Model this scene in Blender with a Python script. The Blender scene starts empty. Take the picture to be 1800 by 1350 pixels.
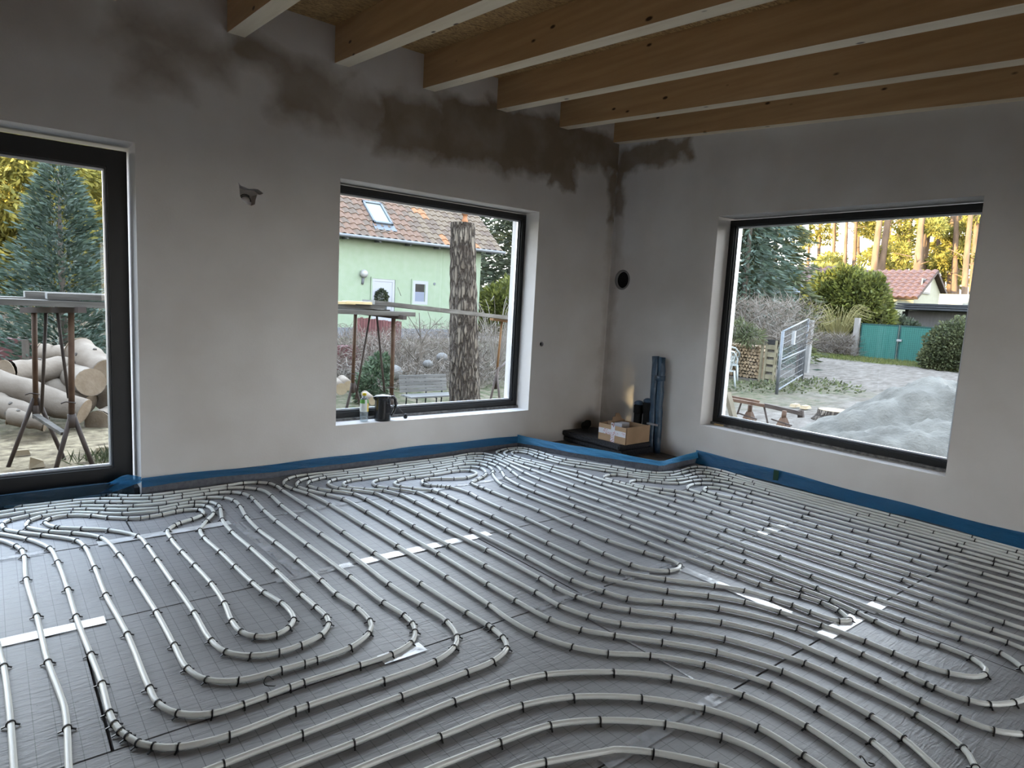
import bpy, bmesh, math, random
import numpy as np
from mathutils import Vector, Matrix
C = bpy.context.scene.collection
SC = bpy.context.scene
PI = math.pi
rnd = random.Random(7)

# ------------------------------------------------------------------ camera
CAM = Vector((-5.1969, -4.8546, 1.4168))
def _axes(yaw, pit, rol):
    cy, sy = math.cos(yaw), math.sin(yaw)
    f = Vector((sy*math.cos(pit), cy*math.cos(pit), math.sin(pit)))
    r = Vector((cy, -sy, 0)); u = r.cross(f)
    return (math.cos(rol)*r + math.sin(rol)*u, -math.sin(rol)*r + math.cos(rol)*u, f)
RX, UX, FX = _axes(0.6807, -0.1254, 0.0534)
FPX = 1143.8
cd = bpy.data.cameras.new('camera'); co = bpy.data.objects.new('camera', cd); C.objects.link(co)
cd.sensor_width = 36.0; cd.lens = FPX/1800*36; cd.clip_start = 0.05; cd.clip_end = 500
co.matrix_world = Matrix(((RX.x, UX.x, -FX.x, CAM.x), (RX.y, UX.y, -FX.y, CAM.y), (RX.z, UX.z, -FX.z, CAM.z), (0, 0, 0, 1)))
SC.camera = co
# ------------------------------------------------------------------ sky, sun, exposure
W = bpy.data.worlds.new('sky'); SC.world = W; W.use_nodes = True
nt = W.node_tree; nt.nodes.clear()
_o = nt.nodes.new('ShaderNodeOutputWorld'); _b = nt.nodes.new('ShaderNodeBackground')
_tc = nt.nodes.new('ShaderNodeTexCoord'); _sx = nt.nodes.new('ShaderNodeSeparateXYZ'); _cr = nt.nodes.new('ShaderNodeValToRGB')
nt.links.new(_tc.outputs['Generated'], _sx.inputs[0]); nt.links.new(_sx.outputs['Z'], _cr.inputs[0])
_cr.color_ramp.elements[0].position = 0.0; _cr.color_ramp.elements[0].color = (1.0, 0.95, 0.86, 1)
_cr.color_ramp.elements[1].position = 0.75; _cr.color_ramp.elements[1].color = (0.62, 0.77, 1.0, 1)
_e = _cr.color_ramp.elements.new(0.22); _e.color = (0.90, 0.95, 1.0, 1)
nt.links.new(_cr.outputs[0], _b.inputs[0]); nt.links.new(_b.outputs[0], _o.inputs[0])
_b.inputs[1].default_value = 1.55
sd = bpy.data.lights.new('sun', 'SUN'); so = bpy.data.objects.new('sun', sd); C.objects.link(so)
sd.energy = 5.0; sd.color = (1.0, 0.76, 0.42); sd.angle = math.radians(0.5)
SUN_TO = Vector((-1.0, 0.278, 0.132)).normalized()            # towards the low evening sun
so.rotation_euler = SUN_TO.to_track_quat('Z', 'Y').to_euler(); so.location = (-20, 6, 6)
vs = SC.view_settings; vs.view_transform = 'Standard'; vs.look = 'None'; vs.gamma = 1.0; vs.use_curve_mapping = False
vs.exposure = 2.8
SC.cycles.use_denoising = True
SC.cycles.max_bounces = 10; SC.cycles.diffuse_bounces = 6; SC.cycles.transparent_max_bounces = 16
SC.cycles.caustics_reflective = False; SC.cycles.caustics_refractive = False

def P(px, py, x=None, y=None, z=None):
    d = FX + ((px-900)*RX + (675-py)*UX)/FPX
    if x is not None: t = (x-CAM.x)/d.x
    elif y is not None: t = (y-CAM.y)/d.y
    else: t = (z-CAM.z)/d.z
    return CAM + t*d

# ------------------------------------------------------------------ materials
def _new(name):
    m = bpy.data.materials.new(name); m.use_nodes = True
    n = m.node_tree; b = n.nodes['Principled BSDF']
    return m, n, b
def sock(b, *names):
    for k in names:
        if k in b.inputs: return b.inputs[k]
ALB = 1.0                                                      # material colours below are given for this scale
def sc(c): return tuple(v*ALB for v in c)
def pm(name, c1, c2=None, scale=6.0, rough=0.7, bump=0.0, bscale=None, stretch=(1, 1, 1), metal=0.0, spec=0.3, lo=0.35, hi=0.65, detail=5.0, random_obj=0.0):
    """two colours mixed by noise in object space, optional fine relief"""
    m, n, b = _new(name)
    b.inputs['Roughness'].default_value = rough; b.inputs['Metallic'].default_value = metal
    sock(b, 'Specular IOR Level', 'Specular').default_value = spec
    if c2 is None: c2 = c1
    c1, c2 = sc(c1), sc(c2)
    tc = n.nodes.new('ShaderNodeTexCoord'); mp = n.nodes.new('ShaderNodeMapping'); mp.inputs['Scale'].default_value = stretch
    n.links.new(tc.outputs['Object'], mp.inputs['Vector'])
    no = n.nodes.new('ShaderNodeTexNoise'); no.inputs['Scale'].default_value = scale; no.inputs['Detail'].default_value = detail
    n.links.new(mp.outputs[0], no.inputs['Vector'])
    cr = n.nodes.new('ShaderNodeValToRGB'); n.links.new(no.outputs['Fac'], cr.inputs[0])
    cr.color_ramp.elements[0].position = lo; cr.color_ramp.elements[0].color = (*c1, 1)
    cr.color_ramp.elements[1].position = hi; cr.color_ramp.elements[1].color = (*c2, 1)
    out = cr.outputs[0]
    if random_obj > 0:
        oi = n.nodes.new('ShaderNodeObjectInfo'); hs = n.nodes.new('ShaderNodeHueSaturation')
        mr = n.nodes.new('ShaderNodeMapRange'); mr.inputs[3].default_value = 1-random_obj; mr.inputs[4].default_value = 1+random_obj
        n.links.new(oi.outputs['Random'], mr.inputs[0]); n.links.new(mr.outputs[0], hs.inputs['Value'])
        n.links.new(out, hs.inputs['Color']); out = hs.outputs[0]
    n.links.new(out, b.inputs['Base Color'])
    if bump > 0:
        n2 = n.nodes.new('ShaderNodeTexNoise'); n2.inputs['Scale'].default_value = bscale or scale*4; n2.inputs['Detail'].default_value = 4
        n.links.new(mp.outputs[0], n2.inputs['Vector'])
        bp = n.nodes.new('ShaderNodeBump'); bp.inputs['Strength'].default_value = bump; bp.inputs['Distance'].default_value = 0.02
        n.links.new(n2.outputs['Fac'], bp.inputs['Height']); n.links.new(bp.outputs[0], b.inputs['Normal'])
    return m
def leafmat(name, c1, c2, trans=0.35, scale=1.5):
    m = pm(name, c1, c2, scale=scale, rough=0.6, spec=0.15, lo=0.4, hi=0.6)
    n = m.node_tree; b = n.nodes['Principled BSDF']; o = n.nodes['Material Output']
    t = n.nodes.new('ShaderNodeBsdfTranslucent'); mx = n.nodes.new('ShaderNodeMixShader'); mx.inputs[0].default_value = trans
    n.links.new(b.inputs['Base Color'].links[0].from_socket, t.inputs[0])
    n.links.new(b.outputs[0], mx.inputs[1]); n.links.new(t.outputs[0], mx.inputs[2]); n.links.new(mx.outputs[0], o.inputs[0])
    return m

# ------------------------------------------------------------------ mesh helpers
class M:
    def __init__(s): s.v = []; s.f = []; s.m = []
    def add(s, vs, fs, mi=0):
        o = len(s.v); s.v += [tuple(v) for v in vs]
        for f in fs: s.f.append(tuple(o+i for i in f)); s.m.append(mi)
        return s
    def box(s, lo, hi, mi=0):
        (a, b, c), (d, e, g) = lo, hi
        return s.add([(a,b,c),(d,b,c),(d,e,c),(a,e,c),(a,b,g),(d,b,g),(d,e,g),(a,e,g)],
                     [(0,3,2,1),(4,5,6,7),(0,1,5,4),(1,2,6,5),(2,3,7,6),(3,0,4,7)], mi)
    def bar(s, a, b, w, h, mi=0, up=(0, 0, 1)):
        a = Vector(a); b = Vector(b); d = (b-a).normalized(); up = Vector(up)
        if abs(d.dot(up)) > .98: up = Vector((1, 0, 0))
        sx = d.cross(up).normalized()*(w/2); sz = sx.cross(d).normalized()*(h/2)
        q = []
        for p in (a, b): q += [p-sx-sz, p+sx-sz, p+sx+sz, p-sx+sz]
        return s.add(q, [(0,1,2,3),(7,6,5,4),(0,4,5,1),(1,5,6,2),(2,6,7,3),(3,7,4,0)], mi)
    def cyl(s, a, b, r1, r2=None, n=12, cap=True, mi=0, capmi=None):
        a = Vector(a); b = Vector(b); r2 = r1 if r2 is None else r2
        return s.tube([a, b], [r1, r2], n, cap, mi, capmi)
    def tube(s, pts, rad, n=8, cap=True, mi=0, capmi=None):
        pts = [Vector(p) for p in pts]
        if not isinstance(rad, (list, tuple)): rad = [rad]*len(pts)
        o = len(s.v); N = None
        for i, p in enumerate(pts):
            t = (pts[min(i+1, len(pts)-1)]-pts[max(i-1, 0)]).normalized()
            if N is None:
                up = Vector((0, 0, 1)) if abs(t.z) < .9 else Vector((1, 0, 0))
                N = (up - t*up.dot(t)).normalized()
            else:
                N = (N - t*N.dot(t)).normalized()
            B = t.cross(N)
            for k in range(n):
                a = 2*PI*k/n; s.v.append(tuple(p + rad[i]*(math.cos(a)*N + math.sin(a)*B)))
        for i in range(len(pts)-1):
            for k in range(n):
                a = o+i*n+k; b = o+i*n+(k+1) % n
                s.f.append((a, b, b+n, a+n)); s.m.append(mi)
        if cap:
            cm = mi if capmi is None else capmi
            s.f.append(tuple(o+k for k in range(n))[::-1]); s.m.append(cm)
            s.f.append(tuple(o+(len(pts)-1)*n+k for k in range(n))); s.m.append(cm)
        return s
    def lathe(s, prof, c=(0, 0, 0), n=24, mi=0):
        o = len(s.v); cx, cy, cz = c
        for r, z in prof:
            for k in range(n):
                a = 2*PI*k/n; s.v.append((cx+r*math.cos(a), cy+r*math.sin(a), cz+z))
        for i in range(len(prof)-1):
            for k in range(n):
                a = o+i*n+k; b = o+i*n+(k+1) % n
                s.f.append((a, b, b+n, a+n)); s.m.append(mi)
        s.f.append(tuple(o+k for k in range(n))[::-1]); s.m.append(mi)
        s.f.append(tuple(o+(len(prof)-1)*n+k for k in range(n))); s.m.append(mi)
        return s
    def sphere(s, c, r, n=12, m=8, mi=0, sq=(1, 1, 1)):
        prof = []
        o = len(s.v)
        for i in range(m+1):
            th = PI*i/m
            for k in range(n):
                a = 2*PI*k/n
                s.v.append((c[0]+r*sq[0]*math.sin(th)*math.cos(a), c[1]+r*sq[1]*math.sin(th)*math.sin(a), c[2]+r*sq[2]*math.cos(th)))
        for i in range(m):
            for k in range(n):
                a = o+i*n+k; b = o+i*n+(k+1) % n
                s.f.append((a, a+n, b+n, b)); s.m.append(mi)
        return s
    def mesh(s, name, mats, smooth=False):
        me = bpy.data.meshes.new(name); me.from_pydata(s.v, [], s.f)
        for m in (mats if isinstance(mats, (list, tuple)) else [mats]): me.materials.append(m)
        if any(s.m): me.polygons.foreach_set('material_index', s.m)
        if smooth: me.polygons.foreach_set('use_smooth', [True]*len(s.f))
        me.update(); return me
    def build(s, name, mats, parent=None, smooth=False, loc=None):
        return link(name, s.mesh(name, mats, smooth), parent, loc)
def link(name, me, parent=None, loc=None):
    o = bpy.data.objects.new(name, me); C.objects.link(o)
    if parent is not None: o.parent = parent
    if loc is not None: o.location = loc
    return o
def tag(o, label=None, cat=None, group=None, kind=None):
    if label: o['label'] = label
    if cat: o['category'] = cat
    if group: o['group'] = group
    if kind: o['kind'] = kind
    return o
def thing(name, label, cat, loc=(0, 0, 0), rz=0, group=None):
    o = bpy.data.objects.new(name, None); C.objects.link(o); o.empty_display_size = .1
    o.location = loc; o.rotation_euler = (0, 0, rz)
    return tag(o, label, cat, group)
def dup(root, loc, rz=None, label=None, scale=None):
    def cp(o, par):
        c = o.copy(); C.objects.link(c)
        if par is not None: c.parent = par
        for ch in kids.get(o.name, []): cp(ch, c)
        return c
    kids = {}
    for ch in root.children_recursive: kids.setdefault(ch.parent.name, []).append(ch)
    r = cp(root, None); r.location = loc
    if rz is not None: r.rotation_euler = (r.rotation_euler[0], r.rotation_euler[1], rz)
    if scale is not None: r.scale = scale
    if label: r['label'] = label
    return r
def npmesh(name, V, F, mats, mi=None, smooth=False):
    """quads from numpy arrays"""
    me = bpy.data.meshes.new(name); nv, nf = len(V), len(F)
    me.vertices.add(nv); me.vertices.foreach_set('co', np.asarray(V, np.float32).ravel())
    k = F.shape[1]
    me.loops.add(nf*k); me.loops.foreach_set('vertex_index', np.asarray(F, np.int32).ravel())
    me.polygons.add(nf); me.polygons.foreach_set('loop_start', np.arange(0, nf*k, k, dtype=np.int32))
    for m in (mats if isinstance(mats, (list, tuple)) else [mats]): me.materials.append(m)
    if mi is not None: me.polygons.foreach_set('material_index', np.asarray(mi, np.int32))
    if smooth: me.polygons.foreach_set('use_smooth', [True]*nf)
    me.update(calc_edges=True); me.validate(); return me
def cards(name, pos, dirs, L, Wd, mats, seed=0):
    """leaf/needle cards: a kite at each position along each direction, random roll"""
    g = np.random.default_rng(seed); n = len(pos); pos = np.asarray(pos, float)
    d = np.asarray(dirs, float); d /= np.linalg.norm(d, axis=1, keepdims=True)+1e-9
    q = g.normal(size=(n, 3)); s = np.cross(d, q); s /= np.linalg.norm(s, axis=1, keepdims=True)+1e-9
    Ls = (L*g.uniform(.6, 1.3, n))[:, None]; Ws = (Wd*g.uniform(.6, 1.3, n))[:, None]
    V = np.stack([pos, pos+d*Ls*.5+s*Ws*.5, pos+d*Ls, pos+d*Ls*.5-s*Ws*.5], 1).reshape(-1, 3)
    F = np.arange(4*n).reshape(n, 4)
    k = len(mats) if isinstance(mats, (list, tuple)) else 1
    return npmesh(name, V, F, mats, g.integers(0, k, n))
# ------------------------------------------------------------------ room materials
def plaster(name, axis, stains):
    """grey lime plaster; damp patches (soft rotated rectangles in wall coordinates) that have not dried yet"""
    m, n, b = _new(name); b.inputs['Roughness'].default_value = 0.92
    sock(b, 'Specular IOR Level', 'Specular').default_value = 0.12
    L = n.links.new
    tc = n.nodes.new('ShaderNodeTexCoord'); sp = n.nodes.new('ShaderNodeSeparateXYZ'); L(tc.outputs['Object'], sp.inputs[0])
    no = n.nodes.new('ShaderNodeTexNoise'); no.inputs['Scale'].default_value = 1.6; no.inputs['Detail'].default_value = 6; L(tc.outputs['Object'], no.inputs['Vector'])
    cr = n.nodes.new('ShaderNodeValToRGB'); L(no.outputs['Fac'], cr.inputs[0])
    cr.color_ramp.elements[0].position = .3; cr.color_ramp.elements[0].color = (.565, .535, .51, 1)
    cr.color_ramp.elements[1].position = .7; cr.color_ramp.elements[1].color = (.66, .64, .625, 1)
    def math_(op, a, b_=None, clamp=False):
        q = n.nodes.new('ShaderNodeMath'); q.operation = op; q.use_clamp = clamp
        for i, v in enumerate((a, b_)):
            if v is None: continue
            if isinstance(v, (int, float)): q.inputs[i].default_value = v
            else: L(v, q.inputs[i])
        return q.outputs[0]
    nz = n.nodes.new('ShaderNodeTexNoise'); nz.inputs['Scale'].default_value = 4.5; nz.inputs['Detail'].default_value = 5; L(tc.outputs['Object'], nz.inputs['Vector'])
    dist = math_('MULTIPLY', math_('SUBTRACT', nz.outputs['Fac'], .5), .30)
    hx = sp.outputs[axis]; hz = sp.outputs['Z']; tot = None
    for (cx, cz, hw, hh, ang, strg, soft) in stains:
        ca, sa = math.cos(ang), math.sin(ang)
        dx = math_('SUBTRACT', hx, cx); dz = math_('SUBTRACT', hz, cz)
        ux = math_('ADD', math_('MULTIPLY', dx, ca), math_('MULTIPLY', dz, sa)); uz = math_('SUBTRACT', math_('MULTIPLY', dz, ca), math_('MULTIPLY', dx, sa))
        ax = math_('SUBTRACT', math_('ABSOLUTE', ux), hw); az = math_('SUBTRACT', math_('ABSOLUTE', uz), hh)
        d = math_('ADD', math_('MAXIMUM', ax, az), dist)
        v = math_('MULTIPLY', math_('SUBTRACT', .5, math_('DIVIDE', d, soft), True), strg)
        tot = v if tot is None else math_('MAXIMUM', tot, v)
    nb = n.nodes.new('ShaderNodeTexNoise'); nb.inputs['Scale'].default_value = 3.0; nb.inputs['Detail'].default_value = 8; L(tc.outputs['Object'], nb.inputs['Vector'])
    tot = math_('MULTIPLY', tot, math_('ADD', math_('MULTIPLY', nb.outputs['Fac'], .9), .5), True)
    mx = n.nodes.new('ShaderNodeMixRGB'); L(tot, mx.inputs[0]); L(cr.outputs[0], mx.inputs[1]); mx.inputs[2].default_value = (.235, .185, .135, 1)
    L(mx.outputs[0], b.inputs['Base Color'])
    n2 = n.nodes.new('ShaderNodeTexNoise'); n2.inputs['Scale'].default_value = 60; n2.inputs['Detail'].default_value = 6; L(tc.outputs['Object'], n2.inputs['Vector'])
    n3 = n.nodes.new('ShaderNodeTexNoise'); n3.inputs['Scale'].default_value = 5; n3.inputs['Detail'].default_value = 3; L(tc.outputs['Object'], n3.inputs['Vector'])
    bp = n.nodes.new('ShaderNodeBump'); bp.inputs['Strength'].default_value = .18; bp.inputs['Distance'].default_value = .008
    L(math_('ADD', math_('MULTIPLY', n2.outputs['Fac'], .5), n3.outputs['Fac']), bp.inputs['Height']); L(bp.outputs[0], b.inputs['Normal'])
    return m
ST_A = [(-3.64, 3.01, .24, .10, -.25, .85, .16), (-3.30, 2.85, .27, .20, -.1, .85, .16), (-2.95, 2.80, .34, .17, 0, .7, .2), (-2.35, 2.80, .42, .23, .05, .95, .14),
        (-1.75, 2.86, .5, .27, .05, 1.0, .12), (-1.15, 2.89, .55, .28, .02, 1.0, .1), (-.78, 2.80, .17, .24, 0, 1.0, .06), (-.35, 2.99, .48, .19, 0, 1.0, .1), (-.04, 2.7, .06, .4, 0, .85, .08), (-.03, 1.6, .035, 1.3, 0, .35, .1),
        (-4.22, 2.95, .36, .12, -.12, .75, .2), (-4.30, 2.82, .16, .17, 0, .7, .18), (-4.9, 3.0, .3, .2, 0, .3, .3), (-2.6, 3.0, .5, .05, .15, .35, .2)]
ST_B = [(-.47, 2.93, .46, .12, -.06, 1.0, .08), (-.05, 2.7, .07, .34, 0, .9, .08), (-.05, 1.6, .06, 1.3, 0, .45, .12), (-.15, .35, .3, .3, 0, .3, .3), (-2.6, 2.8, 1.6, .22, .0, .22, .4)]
MAT_PA = plaster('plaster_left', 'X', ST_A); MAT_PB = plaster('plaster_right', 'Y', ST_B)
MAT_FR = pm('anthracite_frame', (.006, .0065, .008), (.009, .0095, .011), rough=.45, spec=.4)
MAT_FR2 = pm('anthracite_bead', (.02, .023, .03), rough=.35, spec=.5)
MAT_SP = pm('spacer_silver', (.62, .65, .70), rough=.3, metal=.6)
MAT_MORT = pm('sill_mortar', (.10, .10, .105), (.24, .235, .23), scale=30, rough=.95, bump=.6)
def woodmat(name, c1, c2, knots=True, stretch=(8, .5, 8), dark=(.06, .03, .015)):
    m = pm(name, c1, c2, scale=2.2, rough=.62, spec=.25, stretch=stretch, lo=.3, hi=.72, bump=.05)
    n = m.node_tree; b = n.nodes['Principled BSDF']; L = n.links.new
    if knots:
        tc = n.nodes.new('ShaderNodeTexCoord'); mp = n.nodes.new('ShaderNodeMapping'); mp.inputs['Scale'].default_value = (1, .45, 1); L(tc.outputs['Object'], mp.inputs[0])
        oi = n.nodes.new('ShaderNodeObjectInfo'); cx = n.nodes.new('ShaderNodeCombineXYZ'); mu = n.nodes.new('ShaderNodeMath'); mu.operation = 'MULTIPLY'; mu.inputs[1].default_value = 40
        L(oi.outputs['Random'], mu.inputs[0]); L(mu.outputs[0], cx.inputs[1]); L(cx.outputs[0], mp.inputs['Location'])
        vo = n.nodes.new('ShaderNodeTexVoronoi'); vo.inputs['Scale'].default_value = 8.5; vo.inputs['Randomness'].default_value = 1; L(mp.outputs[0], vo.inputs['Vector'])
        ra = n.nodes.new('ShaderNodeValToRGB'); L(vo.outputs['Distance'], ra.inputs[0])
        ra.color_ramp.elements[0].position = .07; ra.color_ramp.elements[0].color = (1, 1, 1, 1); ra.color_ramp.elements[1].position = .12; ra.color_ramp.elements[1].color = (0, 0, 0, 1)
        mx = n.nodes.new('ShaderNodeMixRGB'); L(ra.outputs[0], mx.inputs[0]); mx.inputs[2].default_value = (*dark, 1)
        src = b.inputs['Base Color'].links[0].from_socket; L(src, mx.inputs[1]); L(mx.outputs[0], b.inputs['Base Color'])
    return m
MAT_BEAM = woodmat('spruce_glulam', (.42, .26, .125), (.56, .365, .19)); MAT_BEAMB = woodmat('lit_beam_underside', (.66, .55, .40), (.78, .68, .52))  # second wood is a paler copy with the underside's light in its colour
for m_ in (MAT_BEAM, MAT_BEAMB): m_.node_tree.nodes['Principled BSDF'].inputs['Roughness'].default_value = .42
def osbmat():
    m, n, b = _new('osb'); b.inputs['Roughness'].default_value = .8; L = n.links.new
    tc = n.nodes.new('ShaderNodeTexCoord'); mp = n.nodes.new('ShaderNodeMapping'); mp.inputs['Scale'].default_value = (14, 34, 14); mp.inputs['Rotation'].default_value = (0, 0, .5); L(tc.outputs['Object'], mp.inputs[0])
    no = n.nodes.new('ShaderNodeTexNoise'); no.inputs['Scale'].default_value = 1; no.inputs['Detail'].default_value = 2; no.inputs['Distortion'].default_value = 2.5; L(mp.outputs[0], no.inputs['Vector'])
    cr = n.nodes.new('ShaderNodeValToRGB'); L(no.outputs['Fac'], cr.inputs[0])
    cr.color_ramp.elements[0].position = .3; cr.color_ramp.elements[0].color = (.17, .09, .035, 1); cr.color_ramp.elements[1].position = .7; cr.color_ramp.elements[1].color = (.50, .32, .13, 1)
    L(cr.outputs[0], b.inputs['Base Color'])
    bp = n.nodes.new('ShaderNodeBump'); bp.inputs['Strength'].default_value = .3; bp.inputs['Distance'].default_value = .01; L(no.outputs['Fac'], bp.inputs['Height']); L(bp.outputs[0], b.inputs['Normal'])
    return m
MAT_OSB = osbmat()
MAT_BLACK = pm('black_void', (.006, .006, .006), rough=.9)
MAT_CONC = pm('raw_screed', (.085, .075, .068), (.15, .135, .125), scale=7, rough=.95, bump=.3)

# ------------------------------------------------------------------ walls with real openings
WT = 0.40
def cut(obj, cutters):
    for cme in cutters:
        b_ = bmesh.new(); b_.from_mesh(cme); bmesh.ops.recalc_face_normals(b_, faces=b_.faces[:]); b_.to_mesh(cme); b_.free()
        co_ = bpy.data.objects.new('cutter', cme); C.objects.link(co_)
        md = obj.modifiers.new('cut', 'BOOLEAN'); md.operation = 'DIFFERENCE'; md.object = co_; md.solver = 'EXACT'
        dg = bpy.context.evaluated_depsgraph_get(); dg.update()
        me = bpy.data.meshes.new_from_object(obj.evaluated_get(dg))
        obj.modifiers.clear(); obj.data = me
        bpy.data.objects.remove(co_)
def bx(lo, hi): return M().box(lo, hi).mesh('cutter', [])
WIN = dict(x0=-3.057, x1=-1.041, z0=.358, z1=2.284)
WIB = dict(y0=-3.314, y1=-1.280, z0=.362, z1=2.284)
DOOR = dict(x0=-7.35, x1=-4.432, z0=-.02, z1=2.288)
wa = M().box((-8.9, 0, -.6), (0, WT, 3.62)).build('wall_left', MAT_PA)
tag(wa, 'grey plastered wall with terrace door and square window, damp patches under the beams', 'wall', kind='structure')
hole = [(-3.808, 2.142), (-3.785, 2.118), (-3.755, 2.112), (-3.735, 2.105), (-3.700, 2.112), (-3.672, 2.112), (-3.634, 2.090), (-3.650, 2.076), (-3.678, 2.072), (-3.688, 2.035), (-3.692, 2.005), (-3.715, 1.992), (-3.752, 2.0), (-3.778, 2.02), (-3.795, 2.05), (-3.795, 2.095)]
hm = M(); nh = len(hole)
hm.add([(x, -.05, z) for x, z in hole]+[(x, .10, z) for x, z in hole], [tuple(range(nh)), tuple(range(nh, 2*nh))[::-1]]+[(i, i+nh, (i+1) % nh+nh, (i+1) % nh) for i in range(nh)])
cut(wa, [bx((WIN['x0'], -.1, WIN['z0']), (WIN['x1'], .6, WIN['z1'])), bx((DOOR['x0'], -.1, DOOR['z0']), (DOOR['x1'], .6, DOOR['z1'])),
         hm.mesh('c', []), M().cyl((-.915, -.1, 1.016), (-.915, .12, 1.016), .024, n=14).mesh('c', [])])
M().cyl((-.915, .030, 1.016), (-.915, .05, 1.016), .0235, n=14).build('hole_shade_disc', MAT_BLACK, wa)  # black disc stands in for the darkness deep in the drilled hole
wb = M().box((0, -8.8, -.6), (WT, WT, 3.62)).build('wall_right', MAT_PB)
tag(wb, 'grey plastered wall with a wide window, round vent opening and corner stove pipes', 'wall', kind='structure')
cut(wb, [bx((-.1, WIB['y0'], WIB['z0']), (.6, WIB['y1'], WIB['z1'])), M().cyl((-.1, -.178, 1.706), (.3, -.178, 1.706), .104, n=40).mesh('c', [])])
REAR_OPEN = [(-3.6, -1.5)]
wr = M().box((-8.9, -8.8, -.6), (0, -8.45, 3.3)).build('wall_rear', MAT_PA)
tag(wr, 'grey plastered wall behind the camera with one doorway', 'wall', kind='structure')
cut(wr, [bx((a, -9, .0), (b_, -8.2, 2.1)) for a, b_ in REAR_OPEN])
wsd = M().box((-8.9, -8.45, -.6), (-8.5, 0, 3.62)).build('wall_side', MAT_PB)
tag(wsd, 'grey plastered wall on the far left outside the picture', 'wall', kind='structure')

# vent sleeve and electrical box (things fixed in the wall)
v = thing('vent_sleeve', 'round grey pipe sleeve set in the plaster beside the room corner', 'vent', (0.02, -.178, 1.706))
MAT_PVC = pm('grey_pvc', (.16, .155, .15), (.2, .195, .19), rough=.6)
ring = M(); n_ = 40
for k in range(n_):
    a0, a1 = 2*PI*k/n_, 2*PI*(k+1)/n_
    q = []
    for a in (a0, a1):
        for r_, x_ in ((.104, -.022), (.085, -.022), (.085, .045), (.104, .045)): q.append((x_, r_*math.cos(a), r_*math.sin(a)))
    ring.add(q, [(0, 1, 5, 4), (1, 2, 6, 5), (2, 3, 7, 6), (3, 0, 4, 7)])
ring.build('sleeve', MAT_PVC, v, True)
M().cyl((.002, 0, 0), (.04, 0, 0), .0855, n=32).build('bore_shade_disc', MAT_BLACK, v)  # black disc painted in place of the shade inside the sleeve
eb = thing('cable_outlet', 'ragged hole in plaster with white foam and black cable loops', 'outlet', (-3.735, .06, 2.05))
M().sphere((-.015, 0, -.035), .055, 14, 9, sq=(.95, .5, .75)).build('foam_plug', pm('white_foam', (.75, .77, .82), (.85, .86, .9), rough=.6), eb, True)
MAT_CABLE = pm('black_cable', (.008, .008, .008), rough=.45)
for ph, rr in ((0.0, .036), (.9, .046)):
    M().tube([(rr*math.cos(ph+t*.28)-.018, -.040-.012*math.sin(t*.3), rr*math.sin(ph+t*.28)-.03) for t in range(12)], .0034, 6).build('cable', MAT_CABLE, eb, True)

# ------------------------------------------------------------------ ceiling: sloping OSB deck on glulam beams
SL = 0.0705
def zb(y): return 3.102 + SL*y                                 # underside of the beams
BH = 0.262
ce = M(); ce.add([(-8.9, .4, zb(.4)+BH+.001), (.4, .4, zb(.4)+BH+.001), (.4, -8.8, zb(-8.8)+BH+.001), (-8.9, -8.8, zb(-8.8)+BH+.001)]
                 + [(-8.9, .4, zb(.4)+BH+.2), (.4, .4, zb(.4)+BH+.2), (.4, -8.8, zb(-8.8)+BH+.2), (-8.9, -8.8, zb(-8.8)+BH+.2)],
                 [(0, 1, 2, 3), (7, 6, 5, 4), (0, 4, 5, 1), (1, 5, 6, 2), (2, 6, 7, 3), (3, 7, 4, 0)])
ceo = tag(ce.build('ceiling', MAT_OSB), 'sloping ceiling of coarse strand boards above bare timber beams', 'ceiling', kind='structure')
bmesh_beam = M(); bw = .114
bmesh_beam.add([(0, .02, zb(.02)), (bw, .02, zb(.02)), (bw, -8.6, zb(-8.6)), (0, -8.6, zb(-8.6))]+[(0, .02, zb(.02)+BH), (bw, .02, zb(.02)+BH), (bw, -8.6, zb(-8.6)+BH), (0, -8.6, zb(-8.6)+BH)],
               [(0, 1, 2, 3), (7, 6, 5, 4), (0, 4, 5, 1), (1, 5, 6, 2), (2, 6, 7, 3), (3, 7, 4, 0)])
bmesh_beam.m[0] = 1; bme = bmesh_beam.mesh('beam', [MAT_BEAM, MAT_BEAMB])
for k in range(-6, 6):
    link('beam', bme, ceo, (-3.877+.7569*k, 0, 0))

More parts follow.
